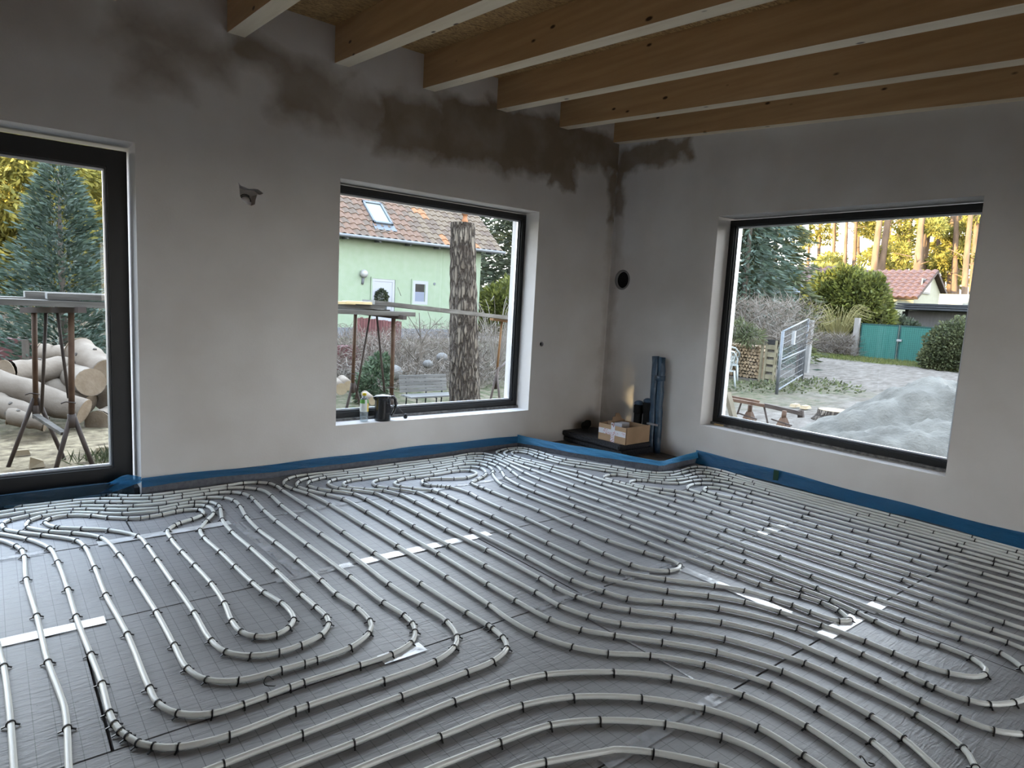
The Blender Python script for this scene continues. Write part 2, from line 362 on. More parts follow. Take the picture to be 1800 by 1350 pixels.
# ------------------------------------------------------------------ windows
def glassmat():
    m, n, b = _new('window_glass'); L = n.links.new; o = n.nodes['Material Output']; n.nodes.remove(b)
    t = n.nodes.new('ShaderNodeBsdfTransparent'); t.inputs[0].default_value = (.95, .97, .96, 1)
    g = n.nodes.new('ShaderNodeBsdfGlossy'); g.inputs['Roughness'].default_value = .01; g.inputs[0].default_value = (1, 1, 1, 1)
    fr = n.nodes.new('ShaderNodeFresnel'); fr.inputs[0].default_value = 1.3
    mx = n.nodes.new('ShaderNodeMixShader'); L(fr.outputs[0], mx.inputs[0]); L(t.outputs[0], mx.inputs[1]); L(g.outputs[0], mx.inputs[2]); L(mx.outputs[0], o.inputs[0])
    return m
MAT_GLASS = glassmat()
def window(name, label, to, u0, u1, z0, z1, fw, bead, mort, cat='window'):
    """rectangular frame; `to(u, d, z)` maps width, depth into the wall and height to the world"""
    t = thing(name, label, cat); t['kind'] = 'structure'
    def frame(nm, w, d0, d1, mat, a0, a1, b0, b1, par=None):
        m = M()
        for (p, q, r_, s_) in ((a0, a1, b1-w, b1), (a0, a1, b0, b0+w), (a0, a0+w, b0+w, b1-w), (a1-w, a1, b0+w, b1-w)):
            c8 = [to(x_, d_, z_) for z_ in (r_, s_) for (x_, d_) in ((p, d0), (q, d0), (q, d1), (p, d1))]
            m.add(c8, [(0, 3, 2, 1), (4, 5, 6, 7), (0, 1, 5, 4), (1, 2, 6, 5), (2, 3, 7, 6), (3, 0, 4, 7)])
        return m.build(nm, mat, par or t)
    zb_ = z0+mort
    wf = frame('window_frame', fw, .19, .275, MAT_FR, u0+.004, u1-.004, zb_, z1-.018)
    frame('glazing_bead', bead, .207, .262, MAT_FR2, u0+.004+fw, u1-.004-fw, zb_+fw, z1-.018-fw, wf)
    i = fw+bead
    frame('glass_spacer', .012, .226, .246, MAT_SP, u0+.004+i, u1-.004-i, zb_+i, z1-.018-i, wf)
    g = M(); g.add([to(x_, .236, z_) for x_, z_ in ((u0+i, zb_+i), (u1-i, zb_+i), (u1-i, z1-.018-i), (u0+i, z1-.018-i))], [(0, 1, 2, 3)])
    g.build('pane', MAT_GLASS, wf)
    m = M(); c8 = [to(x_, d_, z_) for z_ in (z0-.002, zb_) for (x_, d_) in ((u0, .165), (u1, .165), (u1, .28), (u0, .28))]
    m.add(c8, [(0, 3, 2, 1), (4, 5, 6, 7), (0, 1, 5, 4), (1, 2, 6, 5), (2, 3, 7, 6), (3, 0, 4, 7)]); m.build('sill_joint', MAT_MORT, t)
    return t
window('window_1', 'square fixed window with thin dark frame and bottle and kettle on its ledge', lambda u, d, z: (u, d, z), WIN['x0'], WIN['x1'], WIN['z0'], WIN['z1'], .046, .012, .022)
window('window_2', 'wide fixed window with thin dark frame overlooking the sand heap', lambda u, d, z: (d, u, z), WIB['y0'], WIB['y1'], WIB['z0'], WIB['z1'], .046, .012, .022)
window('door_1', 'tall terrace door with broad black frame looking onto the log pile', lambda u, d, z: (u, d, z), DOOR['x0'], DOOR['x1']-.016, .03, DOOR['z1']-.018, .112, .010, .01, 'door')
M().box((DOOR['x0'], .06, -.30), (DOOR['x1'], .40, .028)).build('trim_1', pm('threshold_foam', (.02, .024, .03), (.035, .04, .05), rough=.9)).update_tag()
tag(bpy.data.objects['trim_1'], 'dark insulated threshold under the terrace door', 'threshold', kind='structure')
# pipe centre lines on the floor, millimetres (x,y); a star marks a point without a tie
PIPES = {
  'A': '-5183,90* -4996,50 -4817,48 -4660,40 -4628,35 -4599,11 -4566,-15 -4518,-54 -4447,-93 -4386,-110 -4256,-108 -4096,-114 -3911,-105 -3798,-92 -3703,-124 -3643,-184 -3619,-279 -3619,-403 -3605,-831 -3600,-1376 -3590,-1755 -3574,-2219 -3554,-2591 -3543,-2735 -3543,-2768 -3552,-2851 -3590,-2929 -3699,-2975 -3826,-2980 -4105,-2975 -4462,-2977 -4700,-2977 -4820,-2978*',
  'B': '-5344,84* -5183,55* -5074,14 -4934,1 -4821,-3 -4672,-39 -4564,-99 -4415,-169 -4335,-187 -4221,-184 -4047,-171 -3927,-167 -3823,-214 -3757,-288 -3730,-360* -3727,-496 -3738,-711 -3735,-1006 -3724,-1339 -3708,-1705 -3708,-2144 -3688,-2417 -3675,-2610 -3710,-2742 -3768,-2806 -3887,-2851 -4110,-2855 -4393,-2847 -4436,-2846 -4650,-2856 -4790,-2826 -4851,-2781 -4886,-2739 -4906,-2688 -4920,-2650 -4930,-2598 -4935,-2525 -4933,-2330 -4942,-2097 -4956,-1734 -4960,-1427 -4972,-1056 -4992,-831 -5074,-635 -5148,-526* -5190,-473* -5251,-394* -5293,-286* -5289,-202* -5238,-152* -5069,-122 -4920,-121 -4789,-145 -4669,-212 -4524,-289 -4343,-321 -4196,-318 -4099,-324 -4005,-384 -3966,-477 -3969,-605 -3996,-824 -4004,-1103 -3987,-1334 -3974,-1635 -3966,-1933 -3966,-2112 -3945,-2284 -3951,-2422 -3968,-2474* -4005,-2519 -4115,-2579 -4258,-2590 -4305,-2590 -4392,-2584 -4539,-2569 -4631,-2503 -4671,-2389 -4675,-2190 -4679,-1865 -4696,-1463 -4714,-1098 -4759,-788 -4874,-639 -4972,-555 -5066,-424 -5071,-361* -5057,-308 -4996,-253 -4847,-256 -4714,-345 -4604,-417 -4413,-463 -4310,-450 -4204,-454 -4147,-505 -4133,-593* -4148,-676 -4216,-791 -4285,-933 -4295,-1068 -4277,-1321 -4265,-1552 -4252,-1785 -4239,-1918 -4209,-2062 -4203,-2133* -4218,-2241 -4262,-2297 -4321,-2323 -4394,-2295 -4432,-2224 -4437,-2114 -4419,-1932 -4415,-1695 -4428,-1434 -4441,-1222 -4449,-1005 -4438,-850 -4388,-781 -4355,-750 -4283,-720 -4216,-671 -4192,-616* -4203,-553 -4284,-522 -4331,-523 -4411,-544 -4479,-549 -4526,-551 -4584,-526 -4681,-453 -4756,-371 -4870,-302 -4957,-314 -4984,-381 -4941,-497 -4927,-511 -4828,-589 -4707,-687 -4591,-865 -4574,-1043 -4568,-1264 -4559,-1597 -4549,-1955 -4549,-2232 -4525,-2349 -4454,-2428 -4356,-2460 -4269,-2455 -4176,-2427 -4110,-2356 -4092,-2288 -4095,-2181 -4103,-2026 -4112,-1710 -4126,-1349 -4142,-1054 -4132,-813 -4112,-717* -4088,-604 -4078,-521 -4110,-427 -4189,-388 -4224,-382 -4289,-388 -4404,-404 -4563,-353 -4671,-287 -4767,-228 -4833,-201 -4964,-179 -5051,-202 -5144,-239 -5178,-305 -5166,-402 -5103,-496 -5009,-599 -4868,-779 -4843,-900 -4833,-1223 -4830,-1576 -4808,-2004 -4805,-2447 -4798,-2556 -4757,-2650 -4665,-2714 -4568,-2720 -4489,-2717 -4406,-2709 -4355,-2707 -4139,-2716 -4003,-2714 -3896,-2681 -3835,-2611 -3810,-2543 -3804,-2459 -3822,-2303 -3831,-1964 -3851,-1460 -3867,-1005 -3866,-767 -3854,-539 -3852,-444 -3874,-341 -3929,-278 -4004,-250 -4099,-243 -4235,-246 -4413,-252 -4564,-175 -4630,-138 -4704,-94 -4780,-70 -4948,-63 -5116,-50 -5185,-60* -5341,-59* -5448,-185* -5430,-349* -5334,-425* -5192,-582* -5128,-714 -5107,-792 -5100,-899 -5104,-1210 -5085,-1645 -5072,-2074 -5055,-2301* -5048,-2416* -5051,-2542 -5063,-2748* -5069,-2926*',
  'P0': '-5230,-1597* -5209,-1911* -5200,-2024 -5193,-2227* -5189,-2422 -5187,-2662* -5185,-2844*',
  'S1': '-3058,-4282* -2981,-4190* -2923,-4077 -2898,-3879 -2901,-3698 -2997,-3466 -3130,-3297 -3265,-3188 -3354,-3071 -3416,-2910 -3432,-2746* -3424,-2585 -3425,-2224 -3434,-1726 -3448,-1339 -3464,-855 -3493,-566 -3543,-404 -3561,-292 -3543,-200* -3495,-139 -3415,-92 -3320,-87 -3037,-116 -2578,-109 -2254,-115 -1990,-113 -1817,-83 -1735,-88 -1665,-130 -1632,-242 -1634,-386 -1641,-785 -1646,-1319 -1615,-2101 -1615,-2604 -1609,-3016 -1578,-3740 -1570,-4057 -1560,-4173* -1581,-4339*',
  'S2': '-2973,-4396* -2883,-4257* -2812,-4134 -2776,-4014 -2761,-3860 -2773,-3674 -2870,-3436 -3001,-3256 -3133,-3105 -3221,-2989 -3275,-2842 -3291,-2616 -3296,-2401 -3297,-1943 -3306,-1548 -3317,-1109 -3336,-785 -3391,-630 -3461,-480 -3492,-366 -3472,-275* -3442,-234 -3348,-177 -3229,-163 -3031,-178 -2773,-182 -2587,-181 -2284,-186 -1999,-178 -1890,-162 -1778,-183 -1730,-233 -1686,-347 -1709,-581 -1754,-829 -1774,-1057 -1765,-1361 -1756,-1691 -1755,-2067 -1744,-2476 -1719,-2848 -1721,-3263 -1707,-3593 -1684,-3919 -1658,-4136 -1666,-4198* -1632,-4349*',
  'S3': '-2990,-4436* -2849,-4381* -2772,-4331 -2693,-4273 -2626,-4107 -2624,-3852 -2633,-3695 -2742,-3391 -2873,-3207 -3030,-3045 -3105,-2920 -3148,-2768 -3150,-2601 -3172,-2211 -3179,-1871 -3192,-1493 -3195,-1181 -3203,-867 -3223,-709 -3321,-565 -3389,-475 -3419,-377 -3405,-311* -3367,-264 -3290,-237 -3228,-226 -2927,-254 -2484,-262 -2212,-253 -2051,-236 -1925,-228 -1859,-243 -1784,-298 -1758,-400 -1765,-496 -1783,-631 -1826,-759 -1879,-911 -1906,-1159 -1906,-1541 -1886,-2029 -1872,-2541 -1857,-2942 -1848,-3357 -1839,-3775 -1808,-3998 -1804,-4148 -1874,-4243 -1954,-4296* -2015,-4320* -2096,-4321* -2213,-4295 -2311,-4243 -2349,-4187 -2367,-4080 -2365,-4051 -2360,-3975 -2349,-3802 -2365,-3522 -2508,-3206 -2689,-3012 -2810,-2893 -2854,-2778 -2900,-2594 -2903,-2233 -2923,-1727 -2933,-1374 -2940,-1084 -2949,-879 -3005,-736 -3106,-637 -3189,-529 -3188,-445* -3146,-401 -3101,-386 -3011,-384 -2658,-393 -2348,-400 -2172,-374 -2033,-361 -1923,-428 -1908,-532 -1953,-659 -2018,-737 -2148,-1040 -2157,-1358 -2139,-1943 -2126,-2452 -2100,-2897 -2086,-3034 -2075,-3161 -2019,-3354 -2002,-3456 -2016,-3550 -2056,-3607* -2066,-3623 -2127,-3598 -2156,-3476 -2159,-3388 -2181,-3293 -2217,-3161 -2299,-3040 -2461,-2848 -2594,-2653 -2643,-2464 -2657,-2136 -2654,-1590 -2673,-1210 -2674,-1074 -2677,-968 -2696,-904 -2793,-787 -2847,-703 -2852,-605* -2811,-569 -2719,-528 -2628,-535 -2462,-538 -2282,-523 -2203,-530 -2124,-571 -2123,-660* -2273,-732 -2377,-708 -2465,-662 -2555,-624 -2610,-630 -2648,-665* -2664,-735 -2636,-788 -2599,-823 -2576,-839 -2555,-873 -2533,-891 -2490,-1088 -2502,-1204 -2502,-1482 -2488,-1729 -2494,-1985 -2484,-2227 -2486,-2431 -2470,-2620 -2441,-2708* -2358,-2789 -2281,-2796* -2237,-2773 -2233,-2660 -2264,-2543 -2309,-2295 -2314,-1997 -2303,-1656 -2317,-1340 -2327,-1140 -2329,-1047 -2333,-988 -2323,-877 -2238,-822 -2159,-781 -2059,-705 -2000,-543 -2048,-472 -2166,-447 -2282,-456 -2447,-471 -2631,-461 -2816,-457 -2914,-465 -2983,-517* -2993,-615 -2945,-696 -2886,-774 -2819,-891 -2802,-1097 -2796,-1285 -2781,-1645 -2774,-1922 -2774,-2311 -2766,-2566 -2737,-2668 -2566,-2943 -2433,-3093 -2335,-3237 -2284,-3394 -2243,-3573 -2219,-3757 -2220,-3874 -2219,-3969 -2193,-4070 -2138,-4142* -2076,-4164 -2024,-4154* -1970,-4087 -1966,-3966 -1984,-3884 -1993,-3811 -1978,-3701 -1957,-3610 -1930,-3469 -1935,-3320 -1953,-3163 -1985,-2885 -1993,-2495 -1990,-2198 -2016,-1707 -2036,-1299 -2035,-1110 -1988,-871 -1907,-717 -1836,-557 -1837,-435 -1891,-326 -2010,-299 -2131,-311 -2326,-319 -2670,-322 -2999,-309 -3179,-306 -3238,-333 -3281,-386* -3258,-537 -3192,-617 -3088,-762 -3068,-997 -3054,-1319 -3051,-1647 -3031,-2038 -3025,-2490 -3029,-2610 -3013,-2744 -2969,-2874 -2894,-2982 -2755,-3137 -2622,-3294 -2523,-3494 -2507,-3588* -2498,-3756 -2501,-3929 -2512,-4080 -2509,-4208 -2487,-4304 -2424,-4373 -2338,-4437*',
  'R3': '-1357,-4296* -1423,-4141* -1428,-4065 -1439,-3762 -1445,-3429 -1480,-2570 -1488,-2180 -1496,-1749 -1507,-1302 -1516,-896 -1527,-774 -1560,-599 -1579,-477 -1579,-348 -1554,-212 -1516,-133* -1449,-94 -1347,-71 -1227,-84 -1182,-120 -1157,-177 -1139,-301 -1139,-401 -1141,-523 -1108,-655 -1020,-828 -916,-1037 -860,-1151 -825,-1240 -802,-1288 -747,-1351 -719,-1377 -562,-1435 -460,-1436 -285,-1408 -190,-1419 -124,-1478 -94,-1617 -108,-1777 -122,-1941* -72,-3024 -78,-3543 -84,-3827* -123,-4061*',
  'R2': '-1238,-4274* -1298,-4112* -1306,-3880 -1316,-3572 -1329,-3327 -1349,-2987 -1355,-2629 -1362,-2343 -1373,-2025 -1385,-1737 -1408,-1396 -1417,-1127 -1454,-847 -1478,-653 -1518,-469 -1525,-321 -1479,-201* -1380,-133 -1290,-142 -1218,-249 -1211,-393 -1207,-518 -1185,-687 -1108,-840 -957,-1149 -908,-1279 -828,-1390 -681,-1490 -524,-1491 -403,-1482 -323,-1487 -238,-1531 -193,-1615 -176,-1742 -189,-1982 -150,-3153 -143,-3578 -143,-3804 -144,-3841* -197,-4075*',
  'R1': '-1104,-4248* -1157,-4078* -1169,-3880 -1183,-3562 -1209,-3189 -1233,-2693 -1235,-2295 -1241,-1983 -1275,-1655 -1305,-1410 -1319,-1200 -1327,-1028 -1384,-786 -1436,-548 -1457,-421 -1453,-316 -1415,-238* -1357,-190 -1318,-215 -1274,-307 -1285,-412 -1294,-475 -1281,-561 -1257,-727 -1199,-869 -1074,-1112 -976,-1279 -886,-1438 -780,-1527 -602,-1576 -474,-1563 -407,-1551 -323,-1571 -280,-1629 -256,-1700 -258,-1835 -252,-2034 -235,-2948 -223,-3360 -219,-3774 -220,-3859* -281,-4091*',
  'R4': '-1003,-4229* -1037,-4050* -1044,-3803 -1074,-3305 -1091,-2920 -1104,-2662 -1106,-2356 -1105,-2054 -1120,-1891 -1175,-1786 -1210,-1652 -1228,-1563 -1239,-1496 -1243,-1432 -1257,-1373 -1259,-1286 -1224,-1239* -1144,-1225 -1086,-1255 -1033,-1328 -943,-1485 -859,-1573 -747,-1610 -608,-1629 -488,-1636 -408,-1666 -366,-1723 -321,-1836 -313,-1981 -317,-2175 -306,-2891 -298,-3165 -291,-3562 -283,-3848 -283,-3873* -327,-4100*',
  'R5': '-871,-4203* -895,-4017* -929,-3614 -930,-3483 -953,-3015 -981,-2592 -984,-2200 -980,-1958 -1031,-1817 -1087,-1738 -1162,-1618 -1184,-1505 -1144,-1453* -1070,-1450 -1034,-1480 -995,-1511 -960,-1562 -927,-1601 -823,-1687 -644,-1697 -545,-1717 -460,-1762 -430,-1822 -400,-1923 -393,-2251 -377,-3112 -358,-3542 -356,-3890* -407,-4115*',
  'R6': '-749,-4180* -781,-3990* -789,-3800 -800,-3482 -826,-3186 -839,-2858 -857,-2305 -892,-2108 -887,-1962 -884,-1847 -838,-1792* -727,-1770 -651,-1789 -576,-1850 -522,-1972 -496,-2156 -492,-2595 -478,-2920 -470,-3291 -455,-3596 -453,-3767 -451,-3913* -483,-4129*',
  'R7': '-630,-4157* -652,-3960* -652,-3889 -672,-3588 -676,-3314 -697,-3034 -721,-2694 -730,-2306 -777,-2163 -803,-2037 -804,-1959 -777,-1905* -702,-1880 -633,-1963 -619,-2089 -628,-2198 -600,-2684 -581,-3088 -562,-3507 -540,-3787 -535,-3932* -558,-4144*',
  'A1': '-4612,-3104* -4555,-3100* -4346,-3108 -3966,-3104 -3735,-3125 -3584,-3161 -3350,-3296 -3188,-3450 -3056,-3676 -3034,-3906 -3066,-4082* -3090,-4161*',
  'A2': '-4451,-3222* -4382,-3220* -4107,-3235 -3782,-3259 -3594,-3324 -3390,-3470 -3249,-3641 -3183,-3812 -3188,-3976 -3195,-4042* -3211,-4097*',
  'A3': '-4271,-3341* -4202,-3344* -3963,-3367 -3772,-3395 -3611,-3472 -3437,-3615 -3331,-3766 -3299,-3864* -3293,-3973* -3297,-4024*',
  'A4': '-4062,-3486* -3985,-3494* -3902,-3519 -3731,-3584* -3681,-3603* -3586,-3685 -3467,-3843 -3427,-3940*',
}
# ------------------------------------------------------------------ floor: insulation boards with a printed 5 cm grid, taped joints
def gridmat():
    m, n, b = _new('grid_foil'); L = n.links.new
    b.inputs['Roughness'].default_value = .46; sock(b, 'Specular IOR Level', 'Specular').default_value = .45
    tc = n.nodes.new('ShaderNodeTexCoord'); sp = n.nodes.new('ShaderNodeSeparateXYZ'); L(tc.outputs['Object'], sp.inputs[0])
    def math_(op, a, b_=None, clamp=False):
        q = n.nodes.new('ShaderNodeMath'); q.operation = op; q.use_clamp = clamp
        for i, v in enumerate((a, b_)):
            if v is None: continue
            if isinstance(v, (int, float)): q.inputs[i].default_value = v
            else: L(v, q.inputs[i])
        return q.outputs[0]
    ln = None
    for ax in 'XY':
        fr = math_('FRACT', math_('ADD', math_('DIVIDE', sp.outputs[ax], .0561), 100.0))
        d = math_('ABSOLUTE', math_('SUBTRACT', fr, .5))
        k = math_('LESS_THAN', d, .022)
        ln = k if ln is None else math_('MAXIMUM', ln, k)
    no = n.nodes.new('ShaderNodeTexNoise'); no.inputs['Scale'].default_value = 2.2; no.inputs['Detail'].default_value = 7; L(tc.outputs['Object'], no.inputs['Vector'])
    cr = n.nodes.new('ShaderNodeValToRGB'); L(no.outputs['Fac'], cr.inputs[0])
    cr.color_ramp.elements[0].position = .3; cr.color_ramp.elements[0].color = (.215, .213, .222, 1); cr.color_ramp.elements[1].position = .7; cr.color_ramp.elements[1].color = (.29, .287, .295, 1)
    dn = n.nodes.new('ShaderNodeTexNoise'); dn.inputs['Scale'].default_value = 38; dn.inputs['Detail'].default_value = 2; L(tc.outputs['Object'], dn.inputs['Vector'])
    dm = n.nodes.new('ShaderNodeValToRGB'); L(dn.outputs['Fac'], dm.inputs[0]); dm.color_ramp.elements[0].position = .74; dm.color_ramp.elements[0].color = (0, 0, 0, 1); dm.color_ramp.elements[1].position = .76
    m1 = n.nodes.new('ShaderNodeMixRGB'); L(math_('MULTIPLY', ln, .62), m1.inputs[0]); L(cr.outputs[0], m1.inputs[1]); m1.inputs[2].default_value = (.05, .05, .055, 1)
    m2 = n.nodes.new('ShaderNodeMixRGB'); L(math_('MULTIPLY', dm.outputs[0], .7), m2.inputs[0]); L(m1.outputs[0], m2.inputs[1]); m2.inputs[2].default_value = (.03, .028, .025, 1)
    L(m2.outputs[0], b.inputs['Base Color'])
    mp = n.nodes.new('ShaderNodeMapping'); mp.inputs['Scale'].default_value = (5, 26, 1); mp.inputs['Rotation'].default_value = (0, 0, .5); L(tc.outputs['Object'], mp.inputs[0])
    n2 = n.nodes.new('ShaderNodeTexNoise'); n2.inputs['Scale'].default_value = 2.5; n2.inputs['Detail'].default_value = 6; n2.inputs['Distortion'].default_value = .6; L(mp.outputs[0], n2.inputs['Vector'])
    bp = n.nodes.new('ShaderNodeBump'); bp.inputs['Strength'].default_value = .28; bp.inputs['Distance'].default_value = .012; L(n2.outputs['Fac'], bp.inputs['Height']); L(bp.outputs[0], b.inputs['Normal'])
    return m
MAT_GRID = gridmat()
fl = tag(M().box((-8.9, -8.8, -.62), (0.02, 0.02, -.032)).build('floor', MAT_CONC), 'floor of grey grid printed insulation boards under the heating pipes', 'floor', kind='structure')
rows = [0.0, -.862, -1.808, -2.718, -3.622, -4.53, -5.44, -6.35, -7.26, -8.17]
offs = [-2.6, -2.05, -.95, -1.11, -1.9, -.6, -1.4, -2.2, -.8]
for j in range(9):
    y1, y0 = rows[j], rows[j+1]
    xs = [0.0]; x = offs[j]
    while x > -8.5: xs.append(x); x -= 2.0
    xs.append(-8.5)
    for a, b_ in zip(xs[1:], xs[:-1]):
        g = .0048
        lift = rnd.uniform(0, .0015)
        M().box((a+g, y0+g, -.030), (b_-g, y1-g, 0.0+lift-.0015)).build('insulation_board', MAT_GRID, fl)
def tapemat(name, col, al, ro=.16):
    m, n, b = _new(name); L = n.links.new; o = n.nodes['Material Output']
    b.inputs['Base Color'].default_value = (*col, 1); b.inputs['Roughness'].default_value = ro; sock(b, 'Specular IOR Level', 'Specular').default_value = .7
    t = n.nodes.new('ShaderNodeBsdfTransparent'); mx = n.nodes.new('ShaderNodeMixShader')
    tc = n.nodes.new('ShaderNodeTexCoord'); no = n.nodes.new('ShaderNodeTexNoise'); no.inputs['Scale'].default_value = 9; no.inputs['Detail'].default_value = 5; L(tc.outputs['Object'], no.inputs['Vector'])
    mr = n.nodes.new('ShaderNodeMapRange'); mr.inputs[1].default_value = .35; mr.inputs[2].default_value = .65; mr.inputs[3].default_value = al-.2; mr.inputs[4].default_value = al+.2; L(no.outputs['Fac'], mr.inputs[0])
    L(mr.outputs[0], mx.inputs[0]); L(t.outputs[0], mx.inputs[1]); L(b.outputs[0], mx.inputs[2]); L(mx.outputs[0], o.inputs[0])
    bp = n.nodes.new('ShaderNodeBump'); bp.inputs['Strength'].default_value = .5; bp.inputs['Distance'].default_value = .01; L(no.outputs['Fac'], bp.inputs['Height']); L(bp.outputs[0], b.inputs['Normal'])
    return m
MAT_TAPE = tapemat('clear_tape', (.50, .51, .54), .50); MAT_TAPEW = tapemat('bright_tape', (.80, .81, .83), .85, .12)
def tape(x0, y0, x1, y1, w=.055, mat=MAT_TAPE):
    d = Vector((x1-x0, y1-y0, 0)); s_ = Vector((-d.y, d.x, 0)).normalized()*(w/2); n_ = max(2, int(d.length/.12)); m = M(); vs_ = []
    for i in range(n_+1):
        p = Vector((x0, y0, .0035))+d*(i/n_); z = rnd.uniform(0, .0015)
        vs_ += [p+s_+Vector((0, 0, z)), p-s_+Vector((0, 0, rnd.uniform(0, .0015)))]
    m.add(vs_, [(2*i, 2*i+1, 2*i+3, 2*i+2) for i in range(n_)]); m.build('tape_strip', mat, fl)
for yy, spans in ((-.862, [(-5.4, -5.02), (-3.78, -3.3), (-2.45, -2.0), (-1.75, -1.4)]), (-1.808, [(-4.15, -3.75), (-1.9, -1.55)]), (-2.718, [(-3.25, -2.8), (-2.62, -2.0)]), (-3.622, [(-3.75, -3.05), (-.75, -.25)])):
    for a, b_ in spans: tape(a, yy, b_, yy)
for yy, spans in ((-.862, [(-4.78, -4.1), (-2.85, -2.5)]), (-1.808, [(-5.3, -4.86), (-3.72, -2.85)]), (-2.718, [(-4.05, -3.86), (-1.32, -1.02)]), (-3.622, [(-2.36, -1.98), (-1.88, -1.72)])):
    for a, b_ in spans: tape(a, yy, b_, yy, .07, MAT_TAPEW)
tape(-4.07, -.87, -4.02, -1.80, .06); tape(-2.25, -2.80, -2.245, -3.42, .06, MAT_TAPEW); tape(-3.11, -3.1, -3.115, -3.6, .012)

# ------------------------------------------------------------------ underfloor heating pipes
MAT_PIPE = pm('pe_pipe', (.66, .67, .64), (.72, .73, .70), scale=3, rough=.34, spec=.5)
MAT_TIE = pm('black_tie', (.006, .006, .007), rough=.4, spec=.4)
PR = .0102; PZ = PR+.0012
def spline(pts, step=.03):
    P_ = [Vector((x, y, 0)) for x, y in pts]; P_ = [2*P_[0]-P_[1]]+P_+[2*P_[-1]-P_[-2]]; out = []
    for i in range(1, len(P_)-2):
        a, b_, c_, d = P_[i-1:i+3]; L_ = (c_-b_).length
        t0 = 0; t1 = t0+max((b_-a).length, 1e-4)**.5; t2 = t1+max(L_, 1e-4)**.5; t3 = t2+max((d-c_).length, 1e-4)**.5
        k = max(1, int(L_/step))
        for q in range(k):
            t = t1+(t2-t1)*q/k
            A1 = a*((t1-t)/(t1-t0))+b_*((t-t0)/(t1-t0)); A2 = b_*((t2-t)/(t2-t1))+c_*((t-t1)/(t2-t1)); A3 = c_*((t3-t)/(t3-t2))+d*((t-t2)/(t3-t2))
            B1 = A1*((t2-t)/(t2-t0))+A2*((t-t0)/(t2-t0)); B2 = A2*((t3-t)/(t3-t1))+A3*((t-t1)/(t3-t1))
            out.append(B1*((t2-t)/(t2-t1))+B2*((t-t1)/(t2-t1)))
    out.append(P_[-2]); return out
tm = M(); NR = 12                                              # one tie: a ring round the pipe and two barbed feet
for k in range(NR):
    q = []
    for kk in (k, k+1):
        a = 2*PI*kk/NR
        for r_, x_ in ((PR+.0003, -.0026), (PR+.0036, -.0024), (PR+.0036, .0024), (PR+.0003, .0026)): q.append((x_, r_*math.cos(a), PZ+r_*math.sin(a)))
    tm.add(q, [(0, 1, 5, 4), (1, 2, 6, 5), (2, 3, 7, 6)])
for s_ in (-1, 1): tm.bar((0, s_*.011, .008), (.004*s_, s_*.024, .0025), .005, .004)
tie_me = tm.mesh('cable_tie', MAT_TIE)
PLAB = {
 'A': 'white pipe along the door threshold, ending in the widest lower bend left of centre',
 'B': 'long white pipe winding through all the nested loops left of centre',
 'P0': 'short white pipe stretch cut off by the lower left corner',
 'S1': 'white pipe sweeping from the long wall loop down to the lowest of the S-shaped runs',
 'S2': 'white pipe in the second S-shaped run, looped second along the long wall',
 'S3': 'long white pipe filling the middle with hairpin loops ending in points',
 'R3': 'white pipe passing nearest the blue film at the corner hearth and the window wall',
 'R2': 'white pipe second from the blue film around the corner hearth',
 'R1': 'white pipe third from the blue film around the corner hearth',
 'R4': 'white pipe with its hairpin below the chamfered hearth film, left one of the two there',
 'R5': 'white pipe with its hairpin below the chamfered hearth film, right one of the two there',
 'R6': 'white pipe with the outer of two nested hairpins near the window wall',
 'R7': 'white pipe with the innermost hairpin near the window wall',
 'A1': 'topmost of the arched white pipes along the bottom edge',
 'A2': 'second arched white pipe counted upwards from the third at the bottom edge',
 'A3': 'arched white pipe just above the lowest arch at the bottom edge',
 'A4': 'lowest and shortest arched white pipe at the bottom edge'}
PLAB['A2'] = 'arched white pipe next below the topmost arch at the bottom edge'
for key, txt in PIPES.items():
    pts = []; ties = []
    for w in txt.split():
        st = w.endswith('*'); x, y = w.rstrip('*').split(','); pts.append((int(x)/1000, int(y)/1000)); ties.append(not st)
    sp_ = spline(pts)
    ph = rnd.uniform(0, 6)
    line = [Vector((p.x, p.y, PZ)) for p in sp_]
    po = M().tube(line, PR, 10).build('heating_pipe', MAT_PIPE, None, True)
    tag(po, PLAB[key], 'pipe', 'underfloor heating pipes')
    for i, (x, y) in enumerate(pts):
        if not ties[i]: continue
        a = pts[max(0, i-1)]; b_ = pts[min(len(pts)-1, i+1)]
        d1 = Vector((x-a[0], y-a[1])); d2 = Vector((b_[0]-x, b_[1]-y))
        d = (d1.normalized() if d1.length > 0 else Vector((0, 0)))+(d2.normalized() if d2.length > 0 else Vector((0, 0)))
        o = link('cable_tie', tie_me, po, (x, y, 0)); o.rotation_euler = (0, 0, math.atan2(d.y, d.x)+rnd.uniform(-.12, .12))
lt = M().tube([Vector((.022*math.cos(t*.42), .022*math.sin(t*.42), .006+.010*math.sin(t*.5)**2)) for t in range(13)], .0022, 6).build('loose_tie', MAT_TIE, None, True)
lt.location = P(473, 1206, z=0); lt.rotation_euler = (.5, 0, .6); lt.location.z = .008
tag(lt, 'curled black cable tie lying loose between two pipes', 'tie')
lt2 = dup(lt, P(1521, 1343, z=.008), 1.2, 'curled black cable tie beside a pipe at the very bottom of the photo')

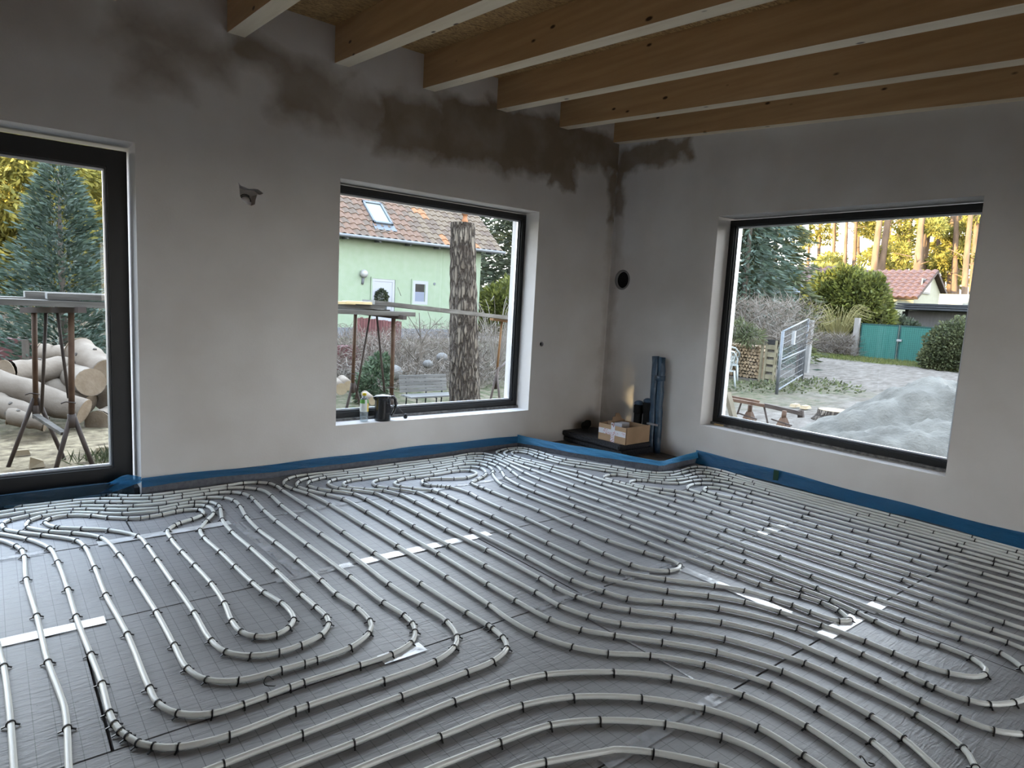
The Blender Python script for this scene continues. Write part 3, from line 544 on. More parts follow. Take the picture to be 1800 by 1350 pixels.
# ------------------------------------------------------------------ blue film edge strips
def filmmat(name, col, al, ro=.22):
    m, n, b = _new(name); L = n.links.new; o = n.nodes['Material Output']
    b.inputs['Base Color'].default_value = (*col, 1); b.inputs['Roughness'].default_value = ro; sock(b, 'Specular IOR Level', 'Specular').default_value = .65
    t = n.nodes.new('ShaderNodeBsdfTransparent'); t.inputs[0].default_value = (.45, .75, 1, 1)
    tl = n.nodes.new('ShaderNodeBsdfTranslucent'); tl.inputs[0].default_value = (*col, 1)
    m1 = n.nodes.new('ShaderNodeMixShader'); m1.inputs[0].default_value = .35; L(b.outputs[0], m1.inputs[1]); L(tl.outputs[0], m1.inputs[2])
    m2 = n.nodes.new('ShaderNodeMixShader'); m2.inputs[0].default_value = 1-al; L(m1.outputs[0], m2.inputs[1]); L(t.outputs[0], m2.inputs[2]); L(m2.outputs[0], o.inputs[0])
    tc = n.nodes.new('ShaderNodeTexCoord'); mp = n.nodes.new('ShaderNodeMapping'); mp.inputs['Scale'].default_value = (6, 6, 30); L(tc.outputs['Object'], mp.inputs[0])
    no = n.nodes.new('ShaderNodeTexNoise'); no.inputs['Scale'].default_value = 2.4; no.inputs['Detail'].default_value = 6; no.inputs['Distortion'].default_value = 1.5; L(mp.outputs[0], no.inputs['Vector'])
    bp = n.nodes.new('ShaderNodeBump'); bp.inputs['Strength'].default_value = .85; bp.inputs['Distance'].default_value = .02; L(no.outputs['Fac'], bp.inputs['Height']); L(bp.outputs[0], b.inputs['Normal'])
    return m
MAT_FILM = filmmat('blue_film', (.035, .20, .42), .74); MAT_FILMB = filmmat('backlit_film', (.10, .44, .80), .80, .3); MAT_FILMD = filmmat('shaded_film', (.03, .07, .11), .6)  # copies of the film colour: one holds light from behind, one the shade
MAT_FOAM = pm('edge_foam', (.115, .12, .14), (.16, .165, .185), scale=40, rough=.9, bump=.3)
def edge_strip(name, label, path, nrm, ztop, zmid, flare=.02, closed=None, seed=0, lean=0.0, fmat=None, smat=None):
    """grey foam upstand with a blue film skirt; nrm(i) points into the room"""
    g = np.random.default_rng(seed); t = thing(name, label, 'edge strip')
    pts = []; tot = 0
    for (a, b_) in zip(path[:-1], path[1:]):
        a = Vector(a); b_ = Vector(b_); k = max(2, int((b_-a).length/.03))
        for q in range(k): pts.append(a+(b_-a)*(q/k))
    pts.append(Vector(path[-1])); n_ = len(pts)
    nn = []
    for i in range(n_):
        d = (pts[min(i+2, n_-1)]-pts[max(i-2, 0)]).normalized(); nn.append(Vector((d.y, -d.x))*nrm)
    fm = M(); vs_ = []
    for p, q in zip(pts, nn):
        for o_, z in ((.002, 0.0), (.010, 0.0), (.010, ztop-.012), (.002, ztop-.012)): vs_.append((p.x+q.x*o_, p.y+q.y*o_, z))
    fm.add(vs_, [(4*i+a, 4*i+(a+1) % 4, 4*i+4+(a+1) % 4, 4*i+4+a) for i in range(n_-1) for a in range(4)]+[(0, 3, 2, 1), (4*n_-4, 4*n_-3, 4*n_-2, 4*n_-1)])
    fm.build('foam_strip', smat or MAT_FOAM, t)
    K = 9; ph = g.uniform(0, 6, 8); sm = M(); vs_ = []
    for i, (p, q) in enumerate(zip(pts, nn)):
        s_ = i*.03
        top = ztop+.007*math.sin(s_*2.1+ph[0])+.004*math.sin(s_*7+ph[1]); low = zmid+.008*math.sin(s_*1.7+ph[2])+.005*math.sin(s_*5.3+ph[3])
        for k in range(K):
            f_ = k/(K-1); z = top+(low-top)*f_
            o_ = .0125+lean*(1-f_)+flare*f_**1.6+.0045*math.sin(s_*9+ph[4]+f_*5)*f_+.0035*math.sin(s_*23+ph[5]-f_*9)*f_+g.uniform(-.001, .001)*f_
            vs_.append((p.x+q.x*o_, p.y+q.y*o_, z))
    sm.add(vs_, [(i*K+k, i*K+k+1, (i+1)*K+k+1, (i+1)*K+k) for i in range(n_-1) for k in range(K-1)])
    sm.build('film_skirt', fmat or MAT_FILM, t, True)
    return t
edge_strip('edge_insulation', 'grey edge strip with crinkled blue film along the wall under the square window', [(-4.432, -.001), (-1.16, -.001)], 1, .112, .048, .018, seed=1)
eh = edge_strip('edge_insulation', 'grey edge strip with smooth blue film coloured as backlit fencing off the corner hearth', [(-1.155, -.004), (-1.13, -.12), (-.64, -1.335), (-.60, -1.35), (-.02, -1.285)], 1, .112, .052, .012, seed=2, fmat=MAT_FILMB)
er = edge_strip('edge_insulation', 'grey edge strip with glossy blue film along the wide window wall', [(-.001, -1.275), (-.001, -8.4)], 1, .114, .012, .030, seed=3)
ed = edge_strip('edge_insulation', 'edge strip with blue film, coloured as shaded, in front of the terrace door', [(-7.3, .048), (-4.47, .048)], 1, .10, .012, .02, seed=4, fmat=MAT_FILMD, smat=pm('shaded_foam', (.02, .024, .03), (.035, .04, .05), scale=30, rough=.9))  # foam and film here are darker copies with shade in their colour
fl_ = M(); a = Vector((-4.432, -.014, .118)); K = 9; vs_ = []
for i in range(K):
    f_ = i/(K-1)
    top = Vector((-4.432-.30*f_, -.014+.10*f_*(1-.2*f_)+.0, .118+.035*math.sin(min(1, f_*2.2)*PI*.5)-.15*max(0, f_-.3)**1.1-.03*f_))
    bot = Vector((-4.436-.36*f_, -.012+.085*f_, .118-.115*min(1, .35+f_*.9)))
    for k in range(5): vs_.append(top+(bot-top)*(k/4)+Vector((0, .012*math.sin(k*2+i), 0)))
fl_.add(vs_, [(i*5+k, i*5+k+1, i*5+k+6, i*5+k+5) for i in range(K-1) for k in range(4)])
fl_.build('film_flap', MAT_FILM, ed, True)
MAT_GTAPE = pm('green_tape', (.012, .05, .03), rough=.5)
q = P(1364, 838, x=-.03); gt = M().box((q.x-.006, q.y-.022, .012), (q.x-.0, q.y+.022, .122)).build('tape_patch', MAT_GTAPE, er); gt['label'] = 'dark green tape patch on the film'

# ------------------------------------------------------------------ corner hearth: slabs, box, stove pipes
hb = M(); poly = [(-1.15, 0), (-1.125, -.12), (-.635, -1.33), (-.60, -1.345), (0, -1.28), (0, 0)]
hb.add([(x, y, .0055) for x, y in poly], [tuple(range(6))]); hb.build('hearth_base', MAT_CONC, fl)
MAT_SLAB = pm('black_foam', (.020, .021, .025), (.045, .046, .052), scale=60, rough=.75, bump=.35)
def slab(lo, hi, label, rz=0, bev=.012):
    me = M().box(lo, hi).mesh('foam_slab', MAT_SLAB); b_ = bmesh.new(); b_.from_mesh(me)
    bmesh.ops.bevel(b_, geom=b_.edges[:]+b_.verts[:], offset=bev, segments=2, affect='EDGES'); b_.to_mesh(me); b_.free()
    o = link('foam_slab', me); o.rotation_euler = (0, 0, rz); return tag(o, label, 'slab', 'foam slabs in the corner')
slab((-.545, -.83, .006), (-.04, -.01, .062), 'lower black foam slab on the bare corner floor', -.012)
slab((-.565, -.80, .063), (-.095, -.005, .119), 'upper black foam slab carrying the open cardboard box', 0)
MAT_CARD = pm('cardboard', (.40, .27, .165), (.46, .315, .20), scale=5, rough=.85)
MAT_CARD2 = pm('cardboard_inner', (.30, .20, .13), (.34, .23, .15), scale=5, rough=.85)
def tapeprint():
    m, n, b = _new('printed_tape'); L = n.links.new; b.inputs['Roughness'].default_value = .3
    tc = n.nodes.new('ShaderNodeTexCoord'); mp = n.nodes.new('ShaderNodeMapping'); mp.inputs['Scale'].default_value = (60, 60, 110); L(tc.outputs['Object'], mp.inputs[0])
    no = n.nodes.new('ShaderNodeTexNoise'); no.inputs['Scale'].default_value = 1.3; no.inputs['Detail'].default_value = 1; L(mp.outputs[0], no.inputs['Vector'])
    n2 = n.nodes.new('ShaderNodeTexNoise'); n2.inputs['Scale'].default_value = 14; n2.inputs['Detail'].default_value = 0; L(tc.outputs['Object'], n2.inputs['Vector'])
    g1 = n.nodes.new('ShaderNodeMath'); g1.operation = 'GREATER_THAN'; g1.inputs[1].default_value = .58; L(no.outputs['Fac'], g1.inputs[0])
    g2 = n.nodes.new('ShaderNodeMath'); g2.operation = 'GREATER_THAN'; g2.inputs[1].default_value = .5; L(n2.outputs['Fac'], g2.inputs[0])
    mu = n.nodes.new('ShaderNodeMath'); mu.operation = 'MULTIPLY'; L(g1.outputs[0], mu.inputs[0]); L(g2.outputs[0], mu.inputs[1])
    mx = n.nodes.new('ShaderNodeMixRGB'); L(mu.outputs[0], mx.inputs[0]); mx.inputs[1].default_value = (.68, .68, .72, 1); mx.inputs[2].default_value = (.45, .03, .05, 1); L(mx.outputs[0], b.inputs['Base Color'])
    return m
MAT_PRT = tapeprint()
bxo = thing('cardboard_box', 'open brown cardboard box with printed white tape on black foam slab', 'box', (-.345, -.645, .1195), .07)
bw_, bd_, bh_ = .175, .165, .165
def wallp(a, b_, h0, h1, t=.004):
    return M().bar((a[0], a[1], (h0+h1)/2), (b_[0], b_[1], (h0+h1)/2), t, h1-h0)
M().box((-bw_, -bd_, 0), (bw_, bd_, .004)).build('base', MAT_CARD2, bxo)
wallp((-bw_, -bd_), (-bw_, bd_), .004, bh_).build('side_panel', MAT_CARD, bxo); wallp((bw_, -bd_), (bw_, bd_), .004, bh_*.98).build('side_panel', MAT_CARD, bxo)
wallp((-bw_, bd_), (bw_, bd_), .004, bh_).build('side_panel', MAT_CARD, bxo)
wallp((-bw_+.012, -bd_-.004), (bw_+.01, -bd_-.016), .002, bh_*1.02).build('front_flap', MAT_CARD, bxo)
wallp((-bw_, -bd_), (-bw_+.03, -bd_), .004, bh_).build('folded_edge', MAT_CARD2, bxo)
M().box((-bw_-.0035, -bd_, .070), (-bw_-.0022, bd_, .122)).build('printed_tape', MAT_PRT, bxo)
M().box((-bw_-.0045, -.035, .002), (-bw_-.0036, .012, bh_+.001)).build('printed_tape', MAT_PRT, bxo)
M().tube([(-bw_-.003, -.012, bh_-.01), (-bw_+.0, -.010, bh_+.022), (-bw_+.012, .02, bh_+.018), (-bw_+.02, .03, bh_-.02)], .006, 6).build('tape_end', MAT_PRT, bxo)
w1 = thing('small_carton', 'small white carton with grey end standing in the cardboard box', 'carton', (-.315, -.60, .127), .15)
M().box((-.075, -.045, 0), (.06, .045, .160)).build('carton_body', pm('white_card', (.62, .63, .70), rough=.6), w1)
M().box((.0605, -.043, .003), (.0615, .043, .157)).build('carton_end', pm('grey_card', (.30, .30, .29), rough=.7), w1)
w2 = thing('torn_carton', 'torn brown carton flap sticking up out of the cardboard box', 'carton', (-.30, -.535, .127), .1)
m = M(); pr_ = [(-.10, 0), (.11, 0), (.11, .165), (.055, .185), (.02, .225), (.0, .245), (-.055, .247), (-.058, .215), (-.10, .212)]
m.add([(x, 0, z) for x, z in pr_]+[(x, .005, z) for x, z in pr_], [tuple(range(9))[::-1], tuple(range(9, 18))]+[(i, (i+1) % 9, 9+(i+1) % 9, 9+i) for i in range(9)])
m.build('torn_panel', MAT_CARD2, w2); M().box((-.10, .005, 0), (.11, .06, .165)).build('carton_body', MAT_CARD2, w2)
MAT_LAG = pm('blue_grey_lagging', (.018, .045, .085), (.05, .095, .15), scale=9, rough=.35, bump=.7, bscale=18, spec=.6)
MAT_CLAMP = pm('steel_clamp', (.6, .62, .66), rough=.3, metal=.8)
def wob(a, b_, r, k=10, seed=1):
    g = random.Random(seed); a = Vector(a); b_ = Vector(b_)
    return [a+(b_-a)*(i/k)+Vector((g.uniform(-.004, .004), g.uniform(-.005, .005), 0)) for i in range(k+1)], [r*g.uniform(.92, 1.08) for i in range(k+1)]
tp = thing('riser_pipe', 'tall blue grey lagged twin pipe standing against the wall behind the box', 'pipe', (-.06, -.80, .006))
for yy, xx, r, h, sd_ in ((.045, -.012, .036, .955, 3), (-.022, -.0, .034, .95, 4)):
    pts_, rr = wob((xx, yy-.03, 0), (xx, yy, h), r, 14, sd_); M().tube(pts_, rr, 14).build('lagging', MAT_LAG, tp, True)
M().bar((-.05, .07, .285), (-.05, -.075, .285), .012, .018).build('clamp', MAT_CLAMP, tp)
M().lathe([(.030, -.02), (.046, -.02), (.046, .03), (.030, .03)], (0, -.025, .74), 16).build('sleeve', MAT_LAG, tp, True)
for k, (yy, zt, lab) in enumerate(((-.715, .50, 'right'), (-.600, .46, 'left'))):
    t = thing('capped_pipe', 'short black pipe stub with blue film cap, %s' % ('beside the tall lagged pipe' if k == 0 else 'farther from the tall lagged pipe'), 'pipe', (-.085, yy, .006), 0, 'capped pipe stubs')
    M().cyl((0, 0, 0), (0, 0, zt), .042, n=20).build('stub', MAT_BLACK, t, True)
    M().lathe([(.046, zt-.10), (.050, zt-.09), (.050, zt-.02), (.046, zt-.02)], n=20).build('socket', MAT_BLACK, t, True)
    M().sphere((0, 0, zt+.002), .048, 14, 8, sq=(1, 1, .62)).build('film_cap', MAT_LAG, t, True)
st = thing('pipe_elbow', 'black pipe elbow half hidden behind the cardboard box in the corner', 'pipe', (-.33, -.13, .119))
M().tube([(0, .05, .045), (0, 0, .05), (-.02, -.03, .075), (-.03, -.035, .10)], .036, 14).build('elbow', MAT_BLACK, st, True)

# ------------------------------------------------------------------ things on the window ledge
MAT_KET = pm('kettle_black', (.006, .006, .008), rough=.22, spec=.6)
kt = thing('electric_kettle', 'black plastic electric kettle with open handle on the window ledge', 'kettle', (-2.605, .075, .359), 0)
M().lathe([(.058, 0), (.068, .004), (.069, .02), (.068, .10), (.066, .17), (.069, .195), (.072, .203)], n=28).build('body', MAT_KET, kt, True)
M().lathe([(.071, .2035), (.066, .213), (.04, .219), (.012, .222), (.002, .223)], n=28).build('lid', MAT_KET, kt, True)
M().tube([(-.055, 0, .19), (-.078, 0, .197), (-.089, 0, .203)], [.024, .016, .006], 10).build('spout', MAT_KET, kt, True)
M().tube([(.055, -.01, .196), (.088, -.016, .196), (.108, -.02, .180), (.112, -.02, .12), (.100, -.018, .075), (.084, -.016, .045), (.062, -.01, .035)], [.013, .014, .014, .012, .011, .011, .012], 10).build('handle', MAT_KET, kt, True)
M().box((-.012+.02, -.0715, .07), (.012+.02, -.064, .15)).build('water_gauge', pm('gauge', (.03, .03, .035), rough=.15), kt)
M().tube([(.06, .03, .10), (.115, .03, .115), (.165, .02, .09), (.205, .01, .045), (.22, .0, .022)], .0035, 6).build('power_cord', MAT_CABLE, kt, True)
M().lathe([(.010, 0), (.017, .006), (.018, .022), (.012, .034), (.005, .04)], (.222, 0, 0), 12).build('plug', MAT_CABLE, kt, True)
M().tube([(-.06, .0, .02), (-.12, .03, .012), (-.155, .055, .03)], .0028, 6).build('power_cord', MAT_CABLE, kt, True)
bo = thing('drink_bottle', 'clear plastic drink bottle with yellow cap beside the black kettle', 'bottle', (-2.770, .088, .359), 0)
m_, n_2, b_2 = _new('clear_plastic'); 
_t = n_2.nodes.new('ShaderNodeBsdfTransparent'); _t.inputs[0].default_value = (.80, .84, .86, 1); _mx = n_2.nodes.new('ShaderNodeMixShader'); _mx.inputs[0].default_value = .32
b_2.inputs['Base Color'].default_value = (.55, .60, .64, 1); b_2.inputs['Roughness'].default_value = .12
n_2.links.new(_t.outputs[0], _mx.inputs[1]); n_2.links.new(b_2.outputs[0], _mx.inputs[2]); n_2.links.new(_mx.outputs[0], n_2.nodes['Material Output'].inputs[0])
M().lathe([(.028, 0), (.034, .006), (.035, .03), (.033, .05), (.035, .07), (.0345, .165), (.030, .19), (.016, .212), (.0145, .222)], n=20).build('body', m_, bo, True)
lb = M(); prof = [(.0352, .085), (.0358, .09), (.0358, .155), (.0345, .170), (.031, .187)]
lb.lathe(prof, n=20); 
for i_ in range(len(lb.m)):
    f = lb.f[i_]
    if len(f) != 4: lb.m[i_] = 0; continue
    vx = sum(lb.v[k][0] for k in f)/4; vz = sum(lb.v[k][2] for k in f)/4
    lb.m[i_] = 1 if (vx > .008 and vz < .16) else (2 if (vz > .155 and abs(vx) > .012) else 0)
lb.f = [f for f in lb.f if len(f) == 4] ; lb.m = lb.m[:len(lb.f)]
lb.build('label_sleeve', [pm('label_white', (.72, .76, .74), rough=.4), pm('label_yellow', (.80, .58, .10), rough=.4), pm('label_green', (.12, .36, .08), rough=.4)], bo, True)
M().lathe([(.0155, .218), (.017, .220), (.017, .238), (.015, .241)], n=18).build('cap', pm('yellow_cap', (.62, .47, .03), rough=.4), bo, True)
MAT_STRIP = pm('blond_wood', (.62, .48, .26), rough=.7)
ws = M().box((0, -.09, 0), (.025, .0, .012)).build('wood_wedge', MAT_STRIP, None, False, (.145, -1.335, .363)); tag(ws, 'small blond wood wedge on the ledge of the wide window', 'wedge')
ALB = 0.275
# ------------------------------------------------------------------ outside: ground
GZ = -.32
def ground_z(x, y):
    z = GZ + 0*x
    dip = np.clip((y-2.6)/2.0, 0, 1)*np.clip((x+3)/2.0, 0, 1)*np.clip((9-x)/3., 0, 1)*np.clip((16-y)/4., 0, 1)
    return z-.28*dip
def groundmat():
    m, n, b = _new('ground_soil'); L = n.links.new; b.inputs['Roughness'].default_value = .97; sock(b, 'Specular IOR Level', 'Specular').default_value = .1
    tc = n.nodes.new('ShaderNodeTexCoord'); sp = n.nodes.new('ShaderNodeSeparateXYZ'); L(tc.outputs['Object'], sp.inputs[0])
    def noise(s, d=5, st=None):
        q = n.nodes.new('ShaderNodeTexNoise'); q.inputs['Scale'].default_value = s; q.inputs['Detail'].default_value = d
        if st:
            mp = n.nodes.new('ShaderNodeMapping'); mp.inputs['Scale'].default_value = st; L(tc.outputs['Object'], mp.inputs[0]); L(mp.outputs[0], q.inputs['Vector'])
        else: L(tc.outputs['Object'], q.inputs['Vector'])
        return q.outputs['Fac']
    def ramp(s, a, ca, b_, cb):
        q = n.nodes.new('ShaderNodeValToRGB'); L(s, q.inputs[0]); q.color_ramp.elements[0].position = a; q.color_ramp.elements[0].color = (*sc(ca), 1); q.color_ramp.elements[1].position = b_; q.color_ramp.elements[1].color = (*sc(cb), 1); return q.outputs[0]
    def mth(op, a, c=None, clamp=False):
        q = n.nodes.new('ShaderNodeMath'); q.operation = op; q.use_clamp = clamp
        for i, v_ in enumerate((a, c)):
            if v_ is None: continue
            if isinstance(v_, (int, float)): q.inputs[i].default_value = v_
            else: L(v_, q.inputs[i])
        return q.outputs[0]
    def mr(s, a, b_):
        q = n.nodes.new('ShaderNodeMapRange'); q.inputs[1].default_value = a; q.inputs[2].default_value = b_; q.interpolation_type = 'SMOOTHSTEP'; L(s, q.inputs[0]); return q.outputs[0]
    def mix(f, a, c):
        q = n.nodes.new('ShaderNodeMixRGB'); L(f, q.inputs[0]); L(a, q.inputs[1]); L(c, q.inputs[2]); return q.outputs[0]
    X, Y = sp.outputs['X'], sp.outputs['Y']; nz = mth('MULTIPLY', mth('SUBTRACT', noise(.5, 6), .5), 5.0)
    track = ramp(noise(2.5, 7, (1, 2.2, 1)), .3, (.20, .165, .135), .7, (.42, .37, .32))
    straw = ramp(noise(7, 8), .35, (.25, .19, .12), .62, (.66, .53, .34))
    grass = ramp(noise(5, 7), .3, (.10, .13, .035), .7, (.30, .33, .09))
    weeds = ramp(noise(6, 7), .35, (.10, .12, .05), .65, (.32, .27, .19))
    c = mix(mr(mth('ADD', Y, nz), 1.0, 3.0), track, weeds)                     # garden side of the lot
    c = mix(mth('MULTIPLY', mr(mth('ADD', mth('SUBTRACT', 2.0, X), nz), 0, 2.), mr(mth('SUBTRACT', 5.0, Y), 0, 1.5)), c, straw)
    c = mix(mr(mth('ADD', X, mth('MULTIPLY', nz, .8)), 10.6, 13.2), c, track)
    c = mix(mr(mth('ADD', X, mth('MULTIPLY', nz, .25)), 23.6, 24.6), c, grass)
    L(c, b.inputs['Base Color'])
    bp = n.nodes.new('ShaderNodeBump'); bp.inputs['Strength'].default_value = .8; bp.inputs['Distance'].default_value = .08; L(noise(9, 8), bp.inputs['Height']); L(bp.outputs[0], b.inputs['Normal'])
    return m
gx = np.concatenate([np.arange(-60, -8, 4.), np.arange(-8, 30, .25), np.arange(30, 110, 4.)]); gy = np.concatenate([np.arange(-60, -4, 4.), np.arange(-4, 16, .25), np.arange(16, 100, 3.)])
XX, YY = np.meshgrid(gx, gy, indexing='ij'); g0 = np.random.default_rng(5)
ZZ = ground_z(XX, YY)+g0.normal(size=XX.shape)*.012+.03*np.sin(XX*1.3+YY*.7)*np.sin(YY*1.1)
a_, b__ = XX.shape; idx = np.arange(a_*b__).reshape(a_, b__)
FF = np.stack([idx[:-1, :-1], idx[1:, :-1], idx[1:, 1:], idx[:-1, 1:]], -1).reshape(-1, 4)
go = link('ground', npmesh('ground', np.stack([XX, YY, ZZ], -1).reshape(-1, 3), FF, groundmat(), smooth=True)); tag(go, 'bare soil, wood chips and rough grass around the building', 'ground', kind='structure')

# ------------------------------------------------------------------ plants
LM = dict(
  spruce=[leafmat('spruce_needles_a', (.19, .28, .22), (.30, .40, .33), .25), leafmat('spruce_needles_b', (.10, .15, .10), (.17, .24, .16), .25)],
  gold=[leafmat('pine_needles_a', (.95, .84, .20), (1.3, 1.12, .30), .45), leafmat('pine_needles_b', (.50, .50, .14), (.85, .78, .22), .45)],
  dark=[leafmat('dark_needles_a', (.14, .18, .11), (.24, .27, .17), .3), leafmat('dark_needles_b', (.07, .09, .055), (.13, .155, .09), .3)],
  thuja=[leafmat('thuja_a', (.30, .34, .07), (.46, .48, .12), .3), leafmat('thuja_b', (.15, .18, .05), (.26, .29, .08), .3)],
  hedge=[leafmat('hedge_a', (.20, .24, .11), (.32, .35, .17), .25), leafmat('hedge_b', (.09, .11, .05), (.17, .19, .09), .25)],
  rhodo=[leafmat('rhodo_a', (.20, .30, .16), (.36, .46, .29), .25), leafmat('rhodo_b', (.10, .15, .08), (.18, .25, .14), .25)],
  twig=[pm('twig_a', (.22, .17, .13), (.36, .29, .23), scale=3, rough=.9), pm('twig_b', (.40, .34, .28), (.50, .44, .38), scale=3, rough=.9)],
  willow=[pm('willow_a', (.40, .35, .13), (.52, .46, .18), scale=3, rough=.9), pm('willow_b', (.28, .24, .11), (.36, .31, .15), scale=3, rough=.9)])
MAT_TRUNK = pm('pine_bark', (.30, .19, .12), (.46, .30, .19), scale=3, rough=.95, bump=.6, stretch=(1, 1, .25))
MAT_TRUNKG = pm('grey_bark', (.16, .13, .105), (.28, .235, .19), scale=4, rough=.95, bump=.6, stretch=(1, 1, .25))
def ball(c, r, n, seed, hollow=.55):
    g = np.random.default_rng(seed); d = g.normal(size=(n, 3)); d /= np.linalg.norm(d, axis=1, keepdims=True)
    rad = hollow+(1-hollow)*g.uniform(0, 1, n)**.6
    lump = 1+.18*np.sin(d[:, 0]*5+seed)*np.sin(d[:, 1]*6+seed*2)*np.sin(d[:, 2]*5)
    return np.array(c)+d*(rad*lump)[:, None]*np.array(r), d+g.normal(size=(n, 3))*.5
def multi(balls, seed, dens):
    Ps, Ds = [], []
    for i, (c, r) in enumerate(balls):
        n = int(dens*(r[0]*r[1]+r[1]*r[2]+r[0]*r[2])/3*12)
        p, d = ball(c, r, max(40, n), seed*31+i); Ps.append(p); Ds.append(d)
    return np.concatenate(Ps), np.concatenate(Ds)
def leafy(name, label, cat, loc, balls, kind, L_, W_, dens, seed, trunk=None, group=None, part='foliage'):
    t = thing(name, label, cat, loc, 0, group)
    p, d = multi(balls, seed, dens)
    o = link(part, cards(part, p, d, L_, W_, LM[kind], seed), t); o['kind'] = 'stuff'
    if trunk: M().tube([(0, 0, 0), (trunk[2], trunk[3], trunk[0]*.5), (trunk[2]*1.5, trunk[3], trunk[0])], [trunk[1], trunk[1]*.8, trunk[1]*.45], 9).build('trunk', MAT_TRUNKG, t, True)
    return t
def conifer(name, label, loc, h, r, nb, seed, kind='spruce', L_=.2, W_=.06, droop=.25, z0=.05, per=26, group=None, upturn=0.0, trunk_r=.08):
    g = np.random.default_rng(seed); Ps, Ds = [], []
    t = thing(name, label, 'tree', loc, 0, group)
    for i in range(nb):
        f = (i+.5)/nb; z = h*(z0+(1-z0)*f**.9); az = i*2.39996+g.uniform(-.4, .4); Lb = r*(1-f)**.75*g.uniform(.7, 1.12)+.12
        k = max(5, int(per*(Lb/r)**.8)); u = g.uniform(.12, 1, k)**.75
        dr = np.array([math.cos(az), math.sin(az), 0.]); side = np.array([-math.sin(az), math.cos(az), 0.])
        sp_ = g.normal(size=k)*.16*Lb*(.35+u)
        zz = z-droop*Lb*u**1.4+upturn*Lb*u**2+g.normal(size=k)*.05*h*.06
        p = dr*(u*Lb)[:, None]+side*sp_[:, None]; p[:, 2] = zz
        Ps.append(p); Ds.append(dr[None]*1.0+side[None]*(np.sign(sp_)*g.uniform(.1, .9, k))[:, None]+np.array([0, 0, .25-droop])[None]+g.normal(size=(k, 3))*.25)
    p = np.concatenate(Ps); d = np.concatenate(Ds)
    o = link('crown', cards('crown', p, d, L_, W_, LM[kind], seed), t); o['kind'] = 'stuff'
    M().tube([(0, 0, 0), (0, 0, h*.5), (0, 0, h*.96)], [trunk_r, trunk_r*.6, .012], 8).build('trunk', MAT_TRUNKG, t, True)
    return t
def twigs(name, label, cat, boxes, n, L_, W_, kind, seed, group=None, up=.6):
    g = np.random.default_rng(seed); p = []
    for (lo, hi), w in boxes: p.append(g.uniform(size=(int(n*w), 3))**np.array([1, 1, 1.5])*(np.array(hi)-np.array(lo))+np.array(lo))
    p = np.concatenate(p); d = g.normal(size=p.shape); d[:, 2] = np.abs(d[:, 2])*up+up*.4
    o = link(name, cards(name, p, d, L_, W_, LM[kind], seed)); return tag(o, label, cat, group, 'stuff')
def arcs(m, base, n, h, spread, r, seed):
    g = random.Random(seed)
    for i in range(n):
        az = g.uniform(0, 2*PI); s_ = spread*g.uniform(.4, 1); hh = h*g.uniform(.6, 1)
        m.tube([(base[0]+math.cos(az)*s_*t/6, base[1]+math.sin(az)*s_*t/6, base[2]+hh*math.sin(min(1, t/6*1.15)*PI*.62)) for t in range(7)], [r*(1-.1*t) for t in range(7)], 4, False)
    return m

# ------------------------------------------------------------------ left: young spruce, logs, scaffold trestles
q = P(112, 600, y=9.0)
conifer('young_spruce', 'dense blue green young spruce standing behind the log pile', (q.x, 9.0, -.45), 3.75, 1.02, 230, 11, 'spruce', .15, .042, droop=-.15, z0=.02, per=60, upturn=.25)
MAT_LOG = pm('log_wood', (.33, .25, .18), (.47, .375, .285), scale=2.5, rough=.9, bump=.35, stretch=(1.5, 1.5, 1.5), random_obj=.12)
MAT_END = pm('log_end', (.50, .36, .23), (.64, .48, .33), scale=9, rough=.9, bump=.25, random_obj=.12)
def log(pa, ya, pb, yb, r, label, seed, group='felled logs in the pile'):
    a = P(pa[0]/5.4, 590+pa[1]/5.4, y=ya); b_ = P(pb[0]/5.4, 590+pb[1]/5.4, y=yb); g = random.Random(seed)
    n_ = 9; pts_ = [a+(b_-a)*(i/(n_-1))+Vector((g.uniform(-.01, .01), 0, g.uniform(-.012, .012)))-a for i in range(n_)]
    rr = [r*(1.06-.1*i/(n_-1))*g.uniform(.96, 1.05) for i in range(n_)]
    m = M().tube(pts_, rr, 18, False); o = m.build('log', MAT_LOG, None, True, a); tag(o, label, 'log', group)
    e = M(); d = (b_-a).normalized()
    for s_, p_, rd in ((-1, pts_[0], rr[0]), (1, pts_[-1], rr[-1])):
        e2 = M().cyl(p_-d*.003*s_, p_+d*.004*s_, rd*.995, n=18); e2.build('cut_face', MAT_END, o)
    for k in range(2):
        t_ = g.uniform(.2, .8); az = g.uniform(0, 6.28); c_ = a*0+(b_-a)*t_; up = Vector((math.cos(az), .3*math.sin(az)-.6, abs(math.sin(az)))).normalized()
        M().cyl(c_+up*r*.9, c_+up*(r+.014), .028, .018, 8).build('branch_stub', MAT_TRUNKG, o)
    return o
log((765, 150), 5.2, (1010, 345), 4.5, .165, 'topmost log on the right, slanting down towards the door frame', 1)
log((40, 370), 4.6, (620, 315), 5.0, .155, 'pale log lying across the upper left of the pile', 2)
log((640, 370), 5.2, (860, 450), 4.2, .165, 'log with the round reddish cut face turned to the door', 3)
log((-80, 430), 4.4, (790, 725), 3.9, .15, 'long log running from far left down across the front of the pile', 4)
log((420, 490), 4.9, (860, 640), 4.5, .14, 'shaded log under the round cut face', 5)
log((1250, 540), 4.9, (1000, 590), 4.55, .17, 'thick log at the right edge under the topmost log', 6)
log((1200, 745), 4.5, (930, 840), 4.0, .16, 'split log with cracked bark at the lower right of the pile', 7)
log((-60, 640), 4.2, (330, 780), 3.8, .125, 'short log at the lower left of the pile', 8)
